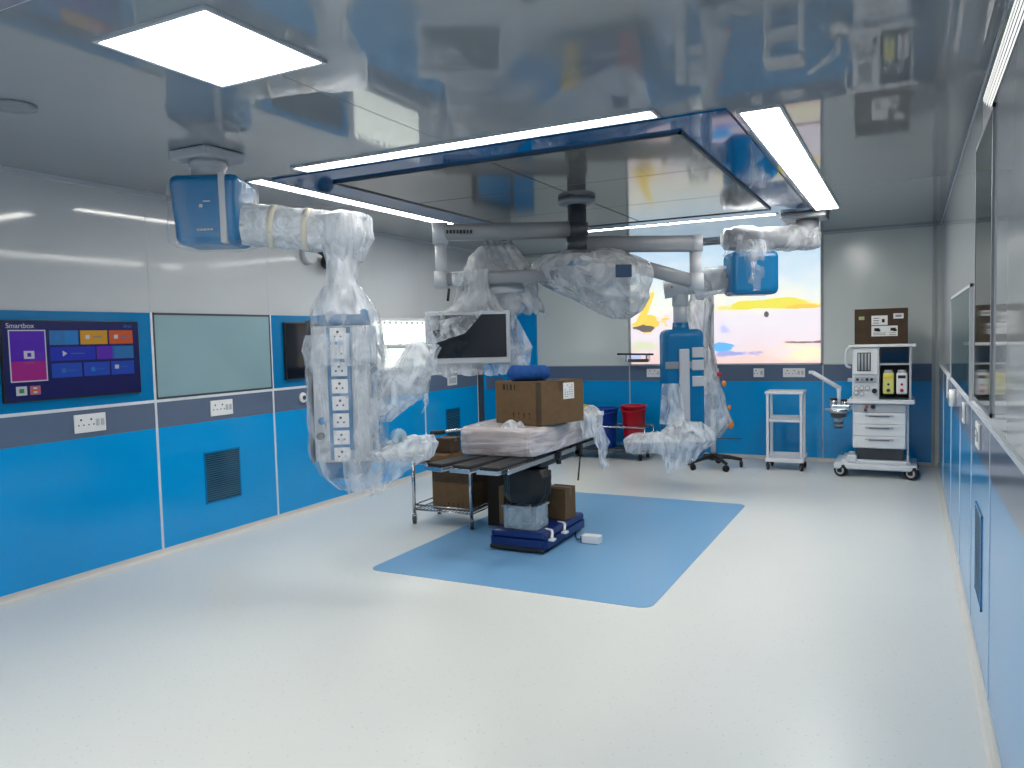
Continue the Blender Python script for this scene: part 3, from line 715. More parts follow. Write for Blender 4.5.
# ------------------------------------------------------------------ surgical light pendant over the table
HX, HY = -2.70, 6.64
t = thing('surgical_light', 'grey surgical light with two long arms and plastic wrapped lamp heads above the operating table', 'surgical light', (HX, HY, ZC))
bm = BM(); lathe(bm, [(.17, ZC-.024), (.17, ZC-.06), (.15, ZC-.075), (.08, ZC-.08)], (HX, HY, 0)); obj('ceiling_flange', bm, M_grey, t, recalc=True)
bm = BM(); cyl(bm, (HX, HY, ZC-.07), (HX, HY, 2.50), .085, seg=24); cyl(bm, (HX, HY, 2.78), (HX, HY, 2.66), .1, seg=24); cyl(bm, (HX, HY, 2.645), (HX, HY, 2.52), .1, seg=24); obj('column', bm, M_dgrey, t)
def oval_arm(p, q, w=.06, h=.075):
    bm = BM(); p, q = Vector(p), Vector(q); d = (q-p); L = d.length; d.normalize()
    side = d.cross(Vector((0, 0, 1))).normalized(); up = side.cross(d)
    g = []
    for s in (0, 1):
        c = p+d*L*s
        g.append([bm.verts.new(c+side*w*math.copysign(abs(math.cos(a))**.7, math.cos(a))+up*h*math.copysign(abs(math.sin(a))**.7, math.sin(a))) for a in [2*PI*k/20 for k in range(20)]])
    for k in range(20): bm.faces.new((g[0][k], g[0][(k+1) % 20], g[1][(k+1) % 20], g[1][k])).smooth = True
    bm.faces.new(g[0][::-1]); bm.faces.new(g[1]); return bm
E0 = Vector((-3.72, 5.92, 2.70)); E1 = Vector((-1.75, 7.16, 2.57))
a1 = obj('upper_arm', oval_arm((HX-.05, HY-.04, 2.72), E0), M_grey, t)
bm = BM()
d = (Vector((HX, HY, 0))-Vector((E0.x, E0.y, 0))).normalized(); nrm = Vector((.4568, -.8896, 0))
for k in range(8):
    p = Vector((E0.x, E0.y, 2.70))+d*(.06+k*.03)+Vector((d.y, -d.x, 0))*.0605
    box(bm, -.010, .010, -.004, .004, -.016, .016, M=Matrix.Translation(p) @ Matrix.Rotation(math.atan2(d.y, d.x), 4, 'Z'))
obj('arm_lettering', bm, M_black, a1)
bm = BM(); cyl(bm, (E0.x, E0.y, 2.785), (E0.x, E0.y, 2.60), .07, seg=20); cyl(bm, (E0.x, E0.y, 2.60), (E0.x, E0.y, 2.27), .052, seg=20); cyl(bm, (E0.x, E0.y, 2.36), (E0.x, E0.y, 2.21), .066, seg=20)
obj('drop_tube', bm, M_lgrey, t)
E2 = Vector((-2.86, 6.36, 2.30))
bm = oval_arm((E0.x, E0.y, 2.285), E2, .045, .06); sa = obj('spring_arm', bm, M_grey, t)
bm = BM(); pts = [Vector((E0.x, E0.y, 2.285)).lerp(E2, k/30) for k in range(3, 11)]; tube(bm, pts, .068, 24, wob=.16, wf=22, caps=False); obj('plastic_sleeve', bm, M_film_arm, sa)
obj('upper_arm', oval_arm((HX+.05, HY+.02, 2.585), E1), M_grey, t)
bm = BM(); cyl(bm, (E1.x, E1.y, 2.645), (E1.x, E1.y, 2.50), .068, seg=20); cyl(bm, (E1.x, E1.y, 2.5), (E1.x, E1.y, 2.22), .055, seg=20); cyl(bm, (E1.x, E1.y, 2.30), (E1.x, E1.y, 2.15), .072, seg=20); obj('drop_tube', bm, M_lgrey, t)
E3 = Vector((-2.34, 6.84, 2.42))
obj('spring_arm', oval_arm((E1.x, E1.y, 2.22), E3, .05, .065), M_grey, t)
# lamp head over the table (right) : dish + handle, in a bag
LM = Matrix.Translation((-2.60, 6.68, 2.34)) @ Matrix.Rotation(TA, 4, 'Z') @ Matrix.Rotation(math.radians(14), 4, 'Y') @ Matrix.Rotation(math.radians(-12), 4, 'X')
bm = BM(); lathe(bm, [(.0, .12), (.12, .115), (.3, .06), (.37, .0), (.36, -.03), (.3, -.045), (.0, -.05)], seg=36, caps=False); lh = obj('lamp_head', bm, M_lgrey, t, M=LM, recalc=True)
bm = BM(); cyl(bm, (0, 0, -.05), (0, 0, -.2), .03, .025, 14); obj('handle', bm, M_grey, lh, M=LM)
bm = BM(); cyl(bm, (0, 0, .1), (.1, 0, .2), .05, seg=14); obj('yoke', bm, M_grey, lh, M=LM)
bm = BM(); box(bm, .2, .34, -.40, -.385, -.05, .06, bev=.005); obj('control_panel', bm, mat('blue_control_panel', (16, 52, 84), .4), lh, M=Rz(TA, (-2.62, 6.68, 2.30)))
bm = BM()
for k in range(9):
    a = -PI*.80+k*.07
    box(bm, -.02, .02, -.006, .006, -.02, .02, M=Matrix.Translation((0, 0, -.09)) @ Matrix.Translation((.38*math.cos(a), .38*math.sin(a), .02)) @ Matrix.Rotation(a+PI/2, 4, 'Z'))
obj('blue_rim', bm, M_blue_pend, lh, M=LM)
MW = Rz(TA, (-2.60, 6.68, 0))
bm = BM(); loft(bm, [(-.05, 0, 2.53, .22, .14, 0), (-.02, 0, 2.48, .42, .30, 0), (0, 0, 2.36, .56, .40, 0), (.06, 0, 2.22, .48, .40, 0), (.2, 0, 2.08, .34, .30, 0), (.26, 0, 1.96, .2, .16, 0), (.28, 0, 1.90, .08, .06, 0)], amp=.05, p=2.3, seed=41., cap0=True, cap1=True, steps=8)
obj('plastic_bag', bm, M_film_grey, lh, M=MW)
# second lamp head, behind the monitor, tented under plastic
LM2 = Rz(TA, (-3.44, 6.44, 0))
bm = BM(); lathe(bm, [(.0, 2.36), (.1, 2.35), (.26, 2.27), (.30, 2.2), (.28, 2.16), (.0, 2.15)], seg=32, caps=False); l2 = obj('lamp_head', bm, M_lgrey, t, M=LM2, recalc=True)
bm = BM(); cyl(bm, (.3, -.12, 2.3), (.55, -.25, 2.31), .05, seg=16); obj('yoke', bm, M_grey, l2, M=LM2)
bm = BM(); loft(bm, [(0, 0, 2.62, .1, .06, 0), (0, 0, 2.60, .13, .10, 0), (.0, 0, 2.50, .24, .16, 0), (-.0, 0, 2.34, .34, .2, 0), (.0, 0, 2.14, .37, .2, 0), (.02, 0, 1.98, .42, .2, 0)], amp=.05, p=3.2, folds=9, seed=51., cap0=True, jag=.12, steps=8)
obj('plastic_tent', bm, M_film_grey, l2, M=LM2)

t = thing('surgical_monitor', 'grey framed flat monitor with dark screen hanging from the surgical light arm, partly under plastic', 'monitor', (-3.45, 5.98, 1.5))
MM = Rz(TA, (-3.48, 5.98, 0))
bm = BM(); box(bm, -.36, .36, -.03, .03, 1.53, 2.0, bev=.012); fr = obj('frame', bm, M_lgrey, t, M=MM)
bm = BM(); box(bm, -.325, .325, -.036, -.029, 1.585, 1.965, bev=.003); obj('screen', bm, M_screen, t, M=MM)
bm = BM(); cyl(bm, (.07, .05, 2.0), (.07, .03, 2.25), .045, seg=16); box(bm, .0, .14, .02, .08, 1.85, 2.05, bev=.01); nk = obj('neck', bm, M_lgrey, t, M=MM)
bm = BM(); loft(bm, [(.07, .02, 2.36, .10, .09, 0), (.07, .02, 2.2, .12, .09, 0), (.05, .02, 2.05, .2, .09, 0), (.05, .02, 1.99, .30, .08, 0)], amp=.03, folds=14, seed=61.); obj('plastic_sleeve', bm, M_film_grey, nk, M=MM)
bm = BM(); cyl(bm, (-.17, -.02, 2.20), (-.185, -.02, 2.09), .012, seg=8); obj('handle', bm, M_black, nk, M=MM)
bm = BM()
sheet(bm, (-.36, -.085, 1.90), (.14, -.085, 1.995), (-.04, -.085, 1.80), (-.37, -.085, 1.70), amp=.03, f=12, seed=171., nu=30)
obj('plastic_fold', bm, M_film_drape, fr, M=MM)
bm = BM(); sheet(bm, (-.36, -.08, 1.995), (.12, -.08, 1.99), (-.2, -.08, 1.84), (-.37, -.08, 1.83), amp=.02, seed=172.)
obj('plastic_corner', bm, M_film_light, fr, M=MM)
bm = BM()
sheet(bm, (-.37, .035, 1.56), (.30, .035, 1.56), (.24, .03, 1.42), (-.37, .03, 1.43), amp=.02, seed=72., jag=.06)
sheet(bm, (.35, .035, 2.0), (.40, .035, 1.98), (.56, .04, 1.66), (.36, .035, 1.5), amp=.03, seed=73.)
sheet(bm, (.36, .03, 1.68), (.55, .04, 1.66), (.52, .03, 1.45), (.22, .03, 1.42), amp=.03, seed=74., jag=.05)
sheet(bm, (-.4, .035, 2.0), (-.355, .035, 2.0), (-.355, .03, 1.44), (-.39, .03, 1.44), amp=.015, seed=75.)
obj('plastic_wrap', bm, M_film_thick, fr, M=MM)

# ------------------------------------------------------------------ far (right) pendant
PX, PY = -2.305, 8.70
t = thing('equipment_pendant', 'far ceiling pendant with blue joint box and tall blue column, its tray wrapped in plastic', 'ceiling pendant', (-1.02, 9.1, ZC))
bm = BM(); box(bm, -1.25, -.79, 8.88, 9.32, 2.955, 3.018, bev=.012); obj('ceiling_plate', bm, M_grey, t)
bm = BM(); cyl(bm, (-1.0, 9.12, 2.955), (-1.0, 9.12, 2.74), .12, seg=24); obj('drop_tube', bm, M_grey, t)
Q0 = Vector((-.92, 9.16, 2.77)); Q1 = Vector((-1.80, 8.71, 2.77))
bm = BM(); tube(bm, [Q0, Q1], .115, 24); arm = obj('arm', bm, M_grey, t)
bm = BM(); tube(bm, [Q0.lerp(Q1, k/24) for k in range(-1, 26)], .135, 28, wob=.2, wf=7, rs=[.06]+[.15]*3+[.14]*5+[.13]*17+[.07]); obj('plastic_sleeve', bm, M_film_grey, arm)
MB2 = Rz(TA, (-1.57, 8.82, 0))
bm = BM(); box(bm, -.24, .27, -.2, .2, 2.15, 2.62, bev=.06, seg=4); bx = obj('joint_box', bm, M_blue_pend, t, M=MB2)
bm = BM(); sheet(bm, (-.15, -.215, 2.7), (.12, -.215, 2.72), (.08, -.215, 2.2), (-.06, -.215, 2.18), amp=.05, seed=81., f=5, nu=30, nv=24)
loft(bm, [(0, 0, 2.74, .2, .2, 0), (0, 0, 2.60, .27, .23, 0), (0, 0, 2.52, .2, .22, 0)], amp=.03, seed=82.); obj('plastic_cover', bm, M_film_light, bx, M=MB2)
Q2 = Vector((-1.78, 8.82, 2.34)); Q3 = Vector((-2.47, 8.62, 2.245))
bm = BM(); tube(bm, [Q2, Q3], .098, 22); cyl(bm, (-2.36, 8.56, 2.27), (-2.364, 8.55, 2.27), .012, seg=8, mi=1); la = obj('lower_arm', bm, [M_lgrey, M_black], t)
bm = BM(); tube(bm, [Q2.lerp(Vector((-2.16, 8.74, 2.29)), k/16) for k in range(17)], .16, 28, wob=.22, wf=8, caps=False); obj('plastic_sleeve', bm, M_film_grey, la)
bm = BM(); cyl(bm, (PX, PY, 2.17), (PX, PY, 1.8), .08, seg=24); cyl(bm, (PX, PY, 2.2), (PX, PY, 2.06), .09, seg=24); obj('column', bm, M_lgrey, t)
MP = Rz(TA, (PX, PY, 0))
bm = BM(); lathe(bm, [(.09, 1.875), (.09, 1.84)], seg=24); box(bm, -.22, .235, -.16, .18, .34, 1.80, bev=.075, seg=5); tw = obj('tower', bm, M_blue_pend, t, M=MP)
bm = BM(); cyl(bm, (0, 0, 1.76), (0, 0, 1.87), .10, .088, 24); obj('collar', bm, M_blue_pend, tw, M=MP)
bm = BM(); box(bm, -.21, .24, -.172, -.16, 1.36, 1.44, bev=.004); obj('band', bm, M_grey, tw, M=MP)
bm = BM(); box(bm, -.06, .055, -.19, -.16, .64, 1.58, bev=.01); obj('service_rail', bm, M_lgrey, tw, M=MP)
for z in (1.54, 1.40, 1.22):
    bm = BM(); box(bm, .085, .215, -.178, -.16, z-.06, z+.055, bev=.006); obj('socket', bm, M_lgrey, tw, M=MP)
bm = BM(); box(bm, -.55, .22, -.42, -.14, .56, .60, bev=.012); sh = obj('tray', bm, M_white, t, M=MP)
bm = BM()
loft(bm, [(-.36, -.27, .66, .03, .03, 0), (-.36, -.27, .655, .26, .14, 0), (-.36, -.27, .58, .33, .19, 0), (-.36, -.27, .45, .31, .18, 0)], amp=.04, p=3., seed=91., jag=.03, cap0=True)
loft(bm, [(0., -.25, .78, .03, .03, 0), (0., -.25, .77, .14, .1, 0), (0., -.25, .68, .26, .18, 0), (.0, -.25, .58, .30, .21, 0), (-.03, -.25, .52, .27, .2, 0), (-.06, -.25, .47, .22, .18, 0)], amp=.05, p=3., seed=92., cap0=True, jag=.05)
obj('plastic_cover', bm, M_film_thick, sh, M=MP)
bm = BM(); sheet(bm, (-.36, -.46, .56), (.16, -.46, .55), (.06, -.44, .38), (-.26, -.45, .23), amp=.03, seed=93., jag=.03)
sheet(bm, (-.26, -.20, 1.2), (-.05, -.22, 1.2), (.0, -.25, .72), (-.3, -.25, .76), amp=.03, seed=94.)
obj('plastic_flap', bm, M_film_thick, sh, M=MP)

# wrapped stand on a black five-star base
SX, SY = -2.26, 10.08
t = thing('wheeled_stand', 'tall white pole stand on a black five-star caster base, hung with clear plastic', 'wheeled stand', (SX, SY, 0))
bm = BM()
for k in range(5):
    a = 2*PI*k/5+.35; c, s = math.cos(a), math.sin(a)
    tube(bm, path([(SX, SY, .145), (SX+.17*c, SY+.17*s, .14), (SX+.36*c, SY+.36*s, .105)], 4), .03, 10, rs=[.036-.002*i for i in range(9)])
cyl(bm, (SX, SY, .10), (SX, SY, .19), .05, seg=18); obj('star_base', bm, M_black, t)
for k in range(5):
    a = 2*PI*k/5+.35; caster(t, SX+.35*math.cos(a), SY+.35*math.sin(a), .042, .11, a=a)
bm = BM(); cyl(bm, (SX, SY, .18), (SX, SY, .75), .034, seg=16); cyl(bm, (SX, SY, .7), (SX, SY, 2.25), .024, seg=16); obj('pole', bm, M_white, t)
bm = BM(); tube(bm, [(SX-.32, SY-.05, .385), (SX+.36, SY-.05, .395)], .008, 8); obj('cross_bar', bm, M_dgrey, t)
bm = BM(); box(bm, SX-.24, SX-.06, SY-.08, SY+.08, .95, 1.9, bev=.03); obj('housing', bm, M_white, t)
bm = BM(); loft(bm, [(SX-.15, SY-.02, 2.28, .1, .08, 0), (SX-.14, SY-.02, 2.1, .14, .12, 0), (SX-.17, SY-.02, 1.7, .15, .14, 0), (SX-.14, SY-.02, 1.2, .19, .16, 0), (SX-.08, SY-.02, .8, .26, .18, 0), (SX-.04, SY-.02, .60, .29, .18, 0), (SX-.1, SY-.02, .40, .17, .14, 0)], amp=.045, folds=14, seed=101., jag=.05, steps=8)
obj('plastic_drape', bm, M_film_thick, t)
for kx, kz, kr in ((.155, 1.10, .03), (.225, .80, .022), (.235, .58, .042)):
    bm = BM(); sphere(bm, (SX+kx, SY-.06, kz), kr, kr*.7, kr*1.3); obj('knob', bm, M_orange, t)
bm = BM(); sphere(bm, (SX+.10, SY-.08, 1.22), .03); obj('red_knob', bm, M_red, t)

# ------------------------------------------------------------------ waste bin trolley with bins
BY = 10.48
t = thing('bin_trolley', 'low grey wheeled frame carrying the coloured bins by the back wall', 'trolley', (-3.72, BY, 0))
bm = BM(); x0, x1, y0, y1 = -4.48, -3.24, BY-.2, BY+.2
tube(bm, [(x0, y0, .14), (x1, y0, .14), (x1, y1, .14), (x0, y1, .14), (x0, y0, .14)], .014, 8)
box(bm, x0, x1, y0, y1, .135, .15); obj('base_frame', bm, M_dgrey, t)
bm = BM(); tube(bm, [(x0, y0, .465), (x1, y0, .465), (x1, y1, .465), (x0, y1, .465), (x0, y0, .465)], .012, 8)
for x in (x0, x1):
    for y in (y0, y1): tube(bm, [(x, y, .14), (x, y, .47)], .012, 8)
obj('guard_rail', bm, M_steel, t)
for x in (x0+.06, x1-.08):
    for y in (y0+.03, y1-.03): caster(t, x, y, .055, .14, a=.4)
def bin_(name, label, x, r, z1, m, lab):
    t = thing(name, label, 'bin', (x, BY, .15), group=None)
    z0 = .155
    bm = BM(); lathe(bm, [(r*.72, z0), (r*.74, z0+.01), (r*.97, z1-.02), (r*1.06, z1-.02), (r*1.06, z1), (r*.95, z1), (r*.72, z0+.015), (.0, z0+.015)], (x, BY, 0), seg=36, caps=False); obj('bucket', bm, m, t)
    bm = BM(); tube(bm, path([(x-r*1.05, BY, z1-.03), (x-r*.8, BY-r*.75, z1-.06), (x, BY-r*1.1, z1-.08), (x+r*.8, BY-r*.75, z1-.06), (x+r*1.05, BY, z1-.03)]), .007, 8); obj('handle', bm, m, t)
bin_('waste_bin', 'red round plastic bin beside the blue one near the back wall', -3.46, .178, .76, M_red, '')
bin_('waste_bin', 'blue round plastic bin between the red bin and the cartons', -3.88, .178, .72, M_bucketblue, '')
bin_('waste_bin', 'yellow round plastic bin mostly hidden behind the big cardboard box', -4.29, .172, .74, M_yellow, '')

# ------------------------------------------------------------------ white shelf cart
t = thing('shelf_cart', 'narrow white three-tier cart on casters against the back wall', 'cart', (-1.37, 10.35, 0))
cx0, cx1, cy0, cy1 = -1.59, -1.19, 10.14, 10.46
for z, w, th in ((.98, .03, .035), (.625, .0, .03), (.13, .03, .05)):
    bm = BM(); box(bm, cx0-w, cx1+w, cy0-w, cy1+w, z-th/2, z+th/2, bev=.008)
    if z < .9:
        box(bm, cx0-w, cx1+w, cy1+w-.012, cy1+w, z+th/2, z+th/2+.03); 
    obj('shelf', bm, M_white, t)
for x in (cx0, cx1):
    for y in (cy0, cy1):
        bm = BM(); box(bm, x-.016, x+.016, y-.016, y+.016, .13, .98, bev=.004); obj('post', bm, M_white, t)
        caster(t, x, y, .045, .13, hub=M_lgrey, a=.3)

# ------------------------------------------------------------------ anaesthesia machine
MY = 9.97
t = thing('anaesthesia_machine', 'white anaesthesia machine with drawers, dark display and two vaporizers by the far right corner', 'anaesthesia machine', (-.33, 10.25, 0))
bm = BM(); box(bm, -.80, .09, MY-.06, 10.60, .095, .165, bev=.02, seg=3); box(bm, -.72, .02, MY+.02, 10.55, .16, .2, bev=.01); obj('base', bm, M_white, t)
bm = BM(); box(bm, -.66, -.55, MY, 10.3, .165, .26, bev=.02); obj('foot_rest', bm, M_white, t)
bm = BM(); box(bm, -.57, -.06, MY+.10, 10.52, .19, .36); obj('plinth', bm, M_dgrey, t)
bm = BM(); box(bm, -.02, .0, MY+.02, MY+.06, .17, .9); box(bm, -.03, .02, MY, MY+.08, .165, .19); obj('side_post', bm, M_lgrey, t)
bm = BM(); box(bm, -.595, -.025, MY+.01, 10.55, .345, .875, bev=.012); obj('cabinet', bm, M_white, t)
for k, z in enumerate((.355, .495, .635)):
    bm = BM(); box(bm, -.585, -.035, MY-.012, MY+.012, z, z+.134, bev=.006); dr = obj('drawer', bm, M_white_pl, t)
    bm = BM(); box(bm, -.46, -.16, MY-.03, MY-.01, z+.094, z+.112, bev=.006); box(bm, -.42, -.20, MY-.032, MY-.028, z+.09, z+.1, mi=1); obj('handle', bm, [M_lgrey, M_dgrey], dr)
bm = BM(); box(bm, -.585, -.035, MY-.008, MY+.012, .775, .868, bev=.004); pn = obj('control_strip', bm, M_lgrey, t)
for x, z, r, m in ((-.375, .84, .024, M_black), (-.455, .80, .018, M_dgrey), (-.44, .84, .014, M_red), (-.47, .845, .012, M_lgrey)):
    bm = BM(); cyl(bm, (x, MY-.008, z), (x, MY-.035, z), r, seg=16); obj('knob', bm, m, pn)
bm = BM(); box(bm, -.65, .06, MY-.05, 10.55, .875, .915, bev=.012, seg=3); box(bm, -.65, .06, MY-.05, MY-.035, .915, .928, bev=.004); obj('worktop', bm, M_white_pl, t)
bm = BM(); box(bm, -.60, -.31, MY+.01, 10.5, .915, 1.535, bev=.008); ub = obj('flow_block', bm, M_white, t)
bm = BM(); box(bm, -.585, -.325, MY-.006, MY+.012, 1.215, 1.525, bev=.006); obj('front_panel', bm, M_white_pl, ub)
bm = BM(); box(bm, -.545, -.40, MY-.01, MY-.005, 1.255, 1.475, bev=.004); g = obj('flow_window', bm, M_dgrey, ub)
for k in range(4):
    bm = BM(); cyl(bm, (-.525+k*.035, MY-.014, 1.265), (-.525+k*.035, MY-.014, 1.465), .011, seg=10); obj('flow_tube', bm, M_lgrey, ub)
bm = BM(); box(bm, -.575, -.335, MY-.008, MY+.0, 1.125, 1.195, bev=.004); obj('knob_panel', bm, M_lgrey, ub)
for k, m in enumerate((M_dgrey, M_grey, M_black, M_black)):
    bm = BM(); cyl(bm, (-.54+k*.05, MY-.008, 1.16), (-.54+k*.05, MY-.035, 1.16), .016, seg=14); obj('knob', bm, m, ub)
for x, z in ((-.555, 1.05), (-.495, 1.06), (-.435, 1.06), (-.555, 1.0), (-.495, .99)):
    bm = BM(); cyl(bm, (x, MY+.01, z), (x, MY-.01, z), .026, seg=20); cyl(bm, (x, MY-.01, z), (x, MY-.012, z), .02, seg=20, mi=1); obj('gauge', bm, [M_grey, M_paper], ub)
bm = BM(); cyl(bm, (-.36, MY+.01, 1.025), (-.36, MY-.03, 1.025), .028, seg=18); obj('dial', bm, M_black, ub)
bm = BM()
box(bm, -.31, .02, 10.35, 10.5, .915, 1.535); box(bm, -.31, .02, MY+.02, 10.36, 1.325, 1.345); box(bm, .0, .025, MY+.01, 10.5, .915, 1.535, bev=.004); obj('bay_shell', bm, M_lgrey, t)
bm = BM(); box(bm, -.305, -.002, 10.33, 10.352, .92, 1.33); box(bm, -.305, -.002, MY+.02, 10.34, .916, .945); obj('bay_back', bm, mat('dark_teal_metal', (30, 48, 58), .4), t)
bm = BM(); box(bm, -.305, .0, MY+.03, MY+.1, 1.345, 1.53, bev=.006); d_ = obj('display', bm, M_black, t)
bm = BM(); box(bm, -.29, -.015, MY+.026, MY+.031, 1.36, 1.515); obj('screen', bm, mat('deep_blue_screen', (6, 26, 50), .08), d_)
for x, m, m2 in ((-.215, mat('cream_yellow_plastic', (216, 212, 120), .4), M_yellow), (-.075, M_white_pl, M_red)):
    bm = BM(); box(bm, x-.058, x+.058, MY+.03, MY+.2, .985, 1.235, bev=.018, seg=3); v = obj('vaporizer', bm, m, t)
    bm = BM(); cyl(bm, (x, MY+.1, 1.23), (x, MY+.1, 1.265), .05, .042, 20); obj('dial', bm, M_lgrey, v)
    bm = BM(); box(bm, x-.04, x+.04, MY+.024, MY+.031, 1.17, 1.205, bev=.003); obj('label_plate', bm, m2 if x < -.1 else M_black, v)
    for zz, rr in ((1.1, .014), (1.03, .02)):
        bm = BM(); cyl(bm, (x, MY+.031, zz), (x, MY+.018, zz), rr, seg=12); obj('filler_cap', bm, M_dgrey if x < -.1 else M_red, v)
bm = BM(); box(bm, -.64, .07, MY-.04, 10.54, 1.535, 1.57, bev=.01, seg=3); obj('top_shelf', bm, M_white_pl, t)
bm = BM(); tube(bm, path([(-.62, MY-.02, 1.53), (-.66, MY-.03, 1.50), (-.665, MY-.03, 1.34), (-.62, MY, 1.30)]), .014, 10); obj('side_handle', bm, M_white, t)
bm = BM(); box(bm, -.65, -.60, MY, MY+.06, 1.13, 1.17, bev=.006); obj('hose_port', bm, M_lgrey, t)
# breathing circuit on the left
ab = BM(); box(ab, -.84, -.62, MY-.05, MY+.1, .80, .86, bev=.012); cyl(ab, (-.80, MY, .84), (-.80, MY, .92), .045, seg=18); cyl(ab, (-.68, MY, .84), (-.68, MY, .91), .042, seg=18); box(ab, -.64, -.58, MY+.02, MY+.06, .8, .85)
ag = obj('absorber', ab, M_steel, t)
for za, zb, rr, mm in ((.80, .76, .10, M_steel), (.76, .71, .085, M_dgrey), (.655, .625, .056, M_dgrey), (.60, .575, .048, M_dgrey)):
    bm = BM(); cyl(bm, (-.75, MY, za), (-.75, MY, zb), rr, seg=22); obj('canister_ring', bm, mm, ag)
bm = BM(); cyl(bm, (-.75, MY, .72), (-.75, MY, .60), .06, .05, 22); obj('canister', bm, M_clear, ag)
for x, z in ((-.80, .935), (-.68, .925)):
    bm = BM(); cyl(bm, (x, MY, z-.02), (x, MY, z), .048, .04, 18); obj('valve_cap', bm, M_black, ag)
bm = BM(); tube(bm, [(-.90, MY, .80), (-.62, MY, .79)], .012, 8); obj('side_bar', bm, M_lgrey, ag)
bm = BM(); tube(bm, [(-.745, MY, .86), (-.745, MY, 1.06)], .02, 12); box(bm, -.77, -.72, MY-.02, MY+.02, 1.02, 1.08, bev=.008)
tube(bm, [(-.745, MY, 1.06), (-1.03, MY-.02, 1.24)], .026, 12); box(bm, -1.08, -1.02, MY-.04, MY, 1.225, 1.265, bev=.01); obj('bag_arm', bm, M_white, ag)
for x in (-.72, .03):
    for y in (MY-.02, 10.5): caster(t, x, y, .078, .12, hub=M_lgrey, a=1.1)

def carton(name, label, sx, sy, sz, loc, rotz=0., m=M_card, marks=True, flaps=True, cat='cardboard box', tape=True):
    """closed carton: body, top flaps with a centre gap, tape, printed handling marks"""
    t = thing(name, label, cat, loc, rotz, local=True)
    bm = BM(); box(bm, -sx/2, sx/2, -sy/2, sy/2, 0, sz-.006, bev=.004); obj('body', bm, m, t)
    if flaps:
        for s in (-1, 1):
            bm = BM(); box(bm, -sx/2, sx/2, min(s*.003, s*sy/2), max(s*.003, s*sy/2), sz-.006, sz); obj('flap', bm, m, t)
    if tape:
        bm = BM(); box(bm, -sx/2-.001, sx/2+.001, -.028, .028, sz, sz+.001); box(bm, sx/2, sx/2+.001, -.028, .028, sz*.75, sz); box(bm, -sx/2-.001, -sx/2, -.028, .028, sz*.75, sz); obj('tape', bm, M_tape, t)
    if marks:
        bm = BM(); y = -sy/2-.0012; h = sz*.13
        def up(cx, cz, s):
            box(bm, cx-s*.12, cx+s*.12, y, y+.001, cz-s*.5, cz+s*.2); vs = [bm.verts.new((cx-s*.3, y, cz+s*.1)), bm.verts.new((cx+s*.3, y, cz+s*.1)), bm.verts.new((cx, y, cz+s*.55))]; bm.faces.new(vs)
        def glass(cx, cz, s):
            vs = [bm.verts.new((cx-s*.25, y, cz+s*.5)), bm.verts.new((cx, y, cz)), bm.verts.new((cx+s*.25, y, cz+s*.5))]; bm.faces.new(vs); box(bm, cx-s*.04, cx+s*.04, y, y+.001, cz-s*.45, cz+s*.05); box(bm, cx-s*.2, cx+s*.2, y, y+.001, cz-s*.5, cz-s*.42)
        for k in range(4): (up if k % 2 == 0 else glass)(-sx*.02+k*sx*.12 - sx*.05, sz*.22, h)
        obj('printed_mark', bm, M_ink, t)
    return t

# carton on top of the machine
t = carton('cardboard_box', 'brown cardboard box with white paper labels on top of the anaesthesia machine', .56, .40, .41, (-.295, MY+.22, 1.571), m=M_card_dark, marks=False)
for x0, x1, z0, z1, lines in ((-.10, .07, .22, .33, 1), (-.10, .07, .09, .21, 2), (.07, .175, .09, .21, 2), (.13, .235, .29, .35, 3)):
    bm = BM(); box(bm, x0, x1, -.2025, -.2005, z0, z1); lb = obj('paper_label', bm, M_paper, t)
    bm = BM()
    if lines == 1:
        for k in range(3): box(bm, x0+.02, x0+.08, -.2035, -.2025, z0+.02+k*.028, z0+.027+k*.028)
        box(bm, x1-.06, x1-.03, -.2035, -.2025, z0+.03, z0+.07)
    elif lines == 2:
        box(bm, x0+.03, x0+.085, -.2035, -.2025, z0+.06, z0+.095); box(bm, x0+.06, x0+.095, -.2035, -.2025, z0+.055, z0+.08)
        for k in range(2): box(bm, x0+.02, x1-.02, -.2035, -.2025, z0+.015+k*.02, z0+.02+k*.02)
    else:
        box(bm, x0+.02, x1-.02, -.2035, -.2025, z0+.018, z0+.042)
    obj('label_print', bm, M_ink if lines != 3 else M_grey, lb)
bm = BM(); box(bm, -.235, -.175, -.2025, -.2005, .285, .325); obj('green_label', bm, mat('pale_green_paper', (150, 170, 120), .7), t)

# ------------------------------------------------------------------ operating table
OX = -2.93
t = thing('operating_table', 'operating table with navy blue base, black column and black pads', 'operating table', (OX, 6.05, 0))
bm = BM(); rrect(bm, OX-.18, OX+.34, 5.56, 6.44, .04, .11, .05); ba = obj('base', bm, M_navy, t)
bm = BM(); box(bm, OX-.17, OX+.33, 5.57, 6.43, .105, .17, bev=.03, seg=4); obj('base_cover', bm, M_navy, ba)
bm = BM(); box(bm, OX-.165, OX+.325, 5.545, 5.58, .015, .05, bev=.01); obj('bumper', bm, M_black, ba)
for x in (OX-.12, OX+.27):
    for y in (5.66, 6.37): caster(t, x, y, .035, .08, a=.2)
for y, dx in ((5.72, .0), (5.98, .0)):
    bm = BM(); tube(bm, path([(OX+.26, y+.02, .165), (OX+.33, y-.01, .165), (OX+.352, y-.06, .12)]), .012, 8); box(bm, OX+.335, OX+.385, y-.10, y-.04, .10, .118, bev=.004); obj('brake_pedal', bm, M_white_pl, ba)
bm = BM()
for k in range(9):
    z = .172+k*.0565; w = .0 if k % 2 else .018
    box(bm, OX-.17-w, OX+.07+w, 5.97-w, 6.25+w, z, z+.058, bev=.012)
obj('column_bellows', bm, M_black, t)
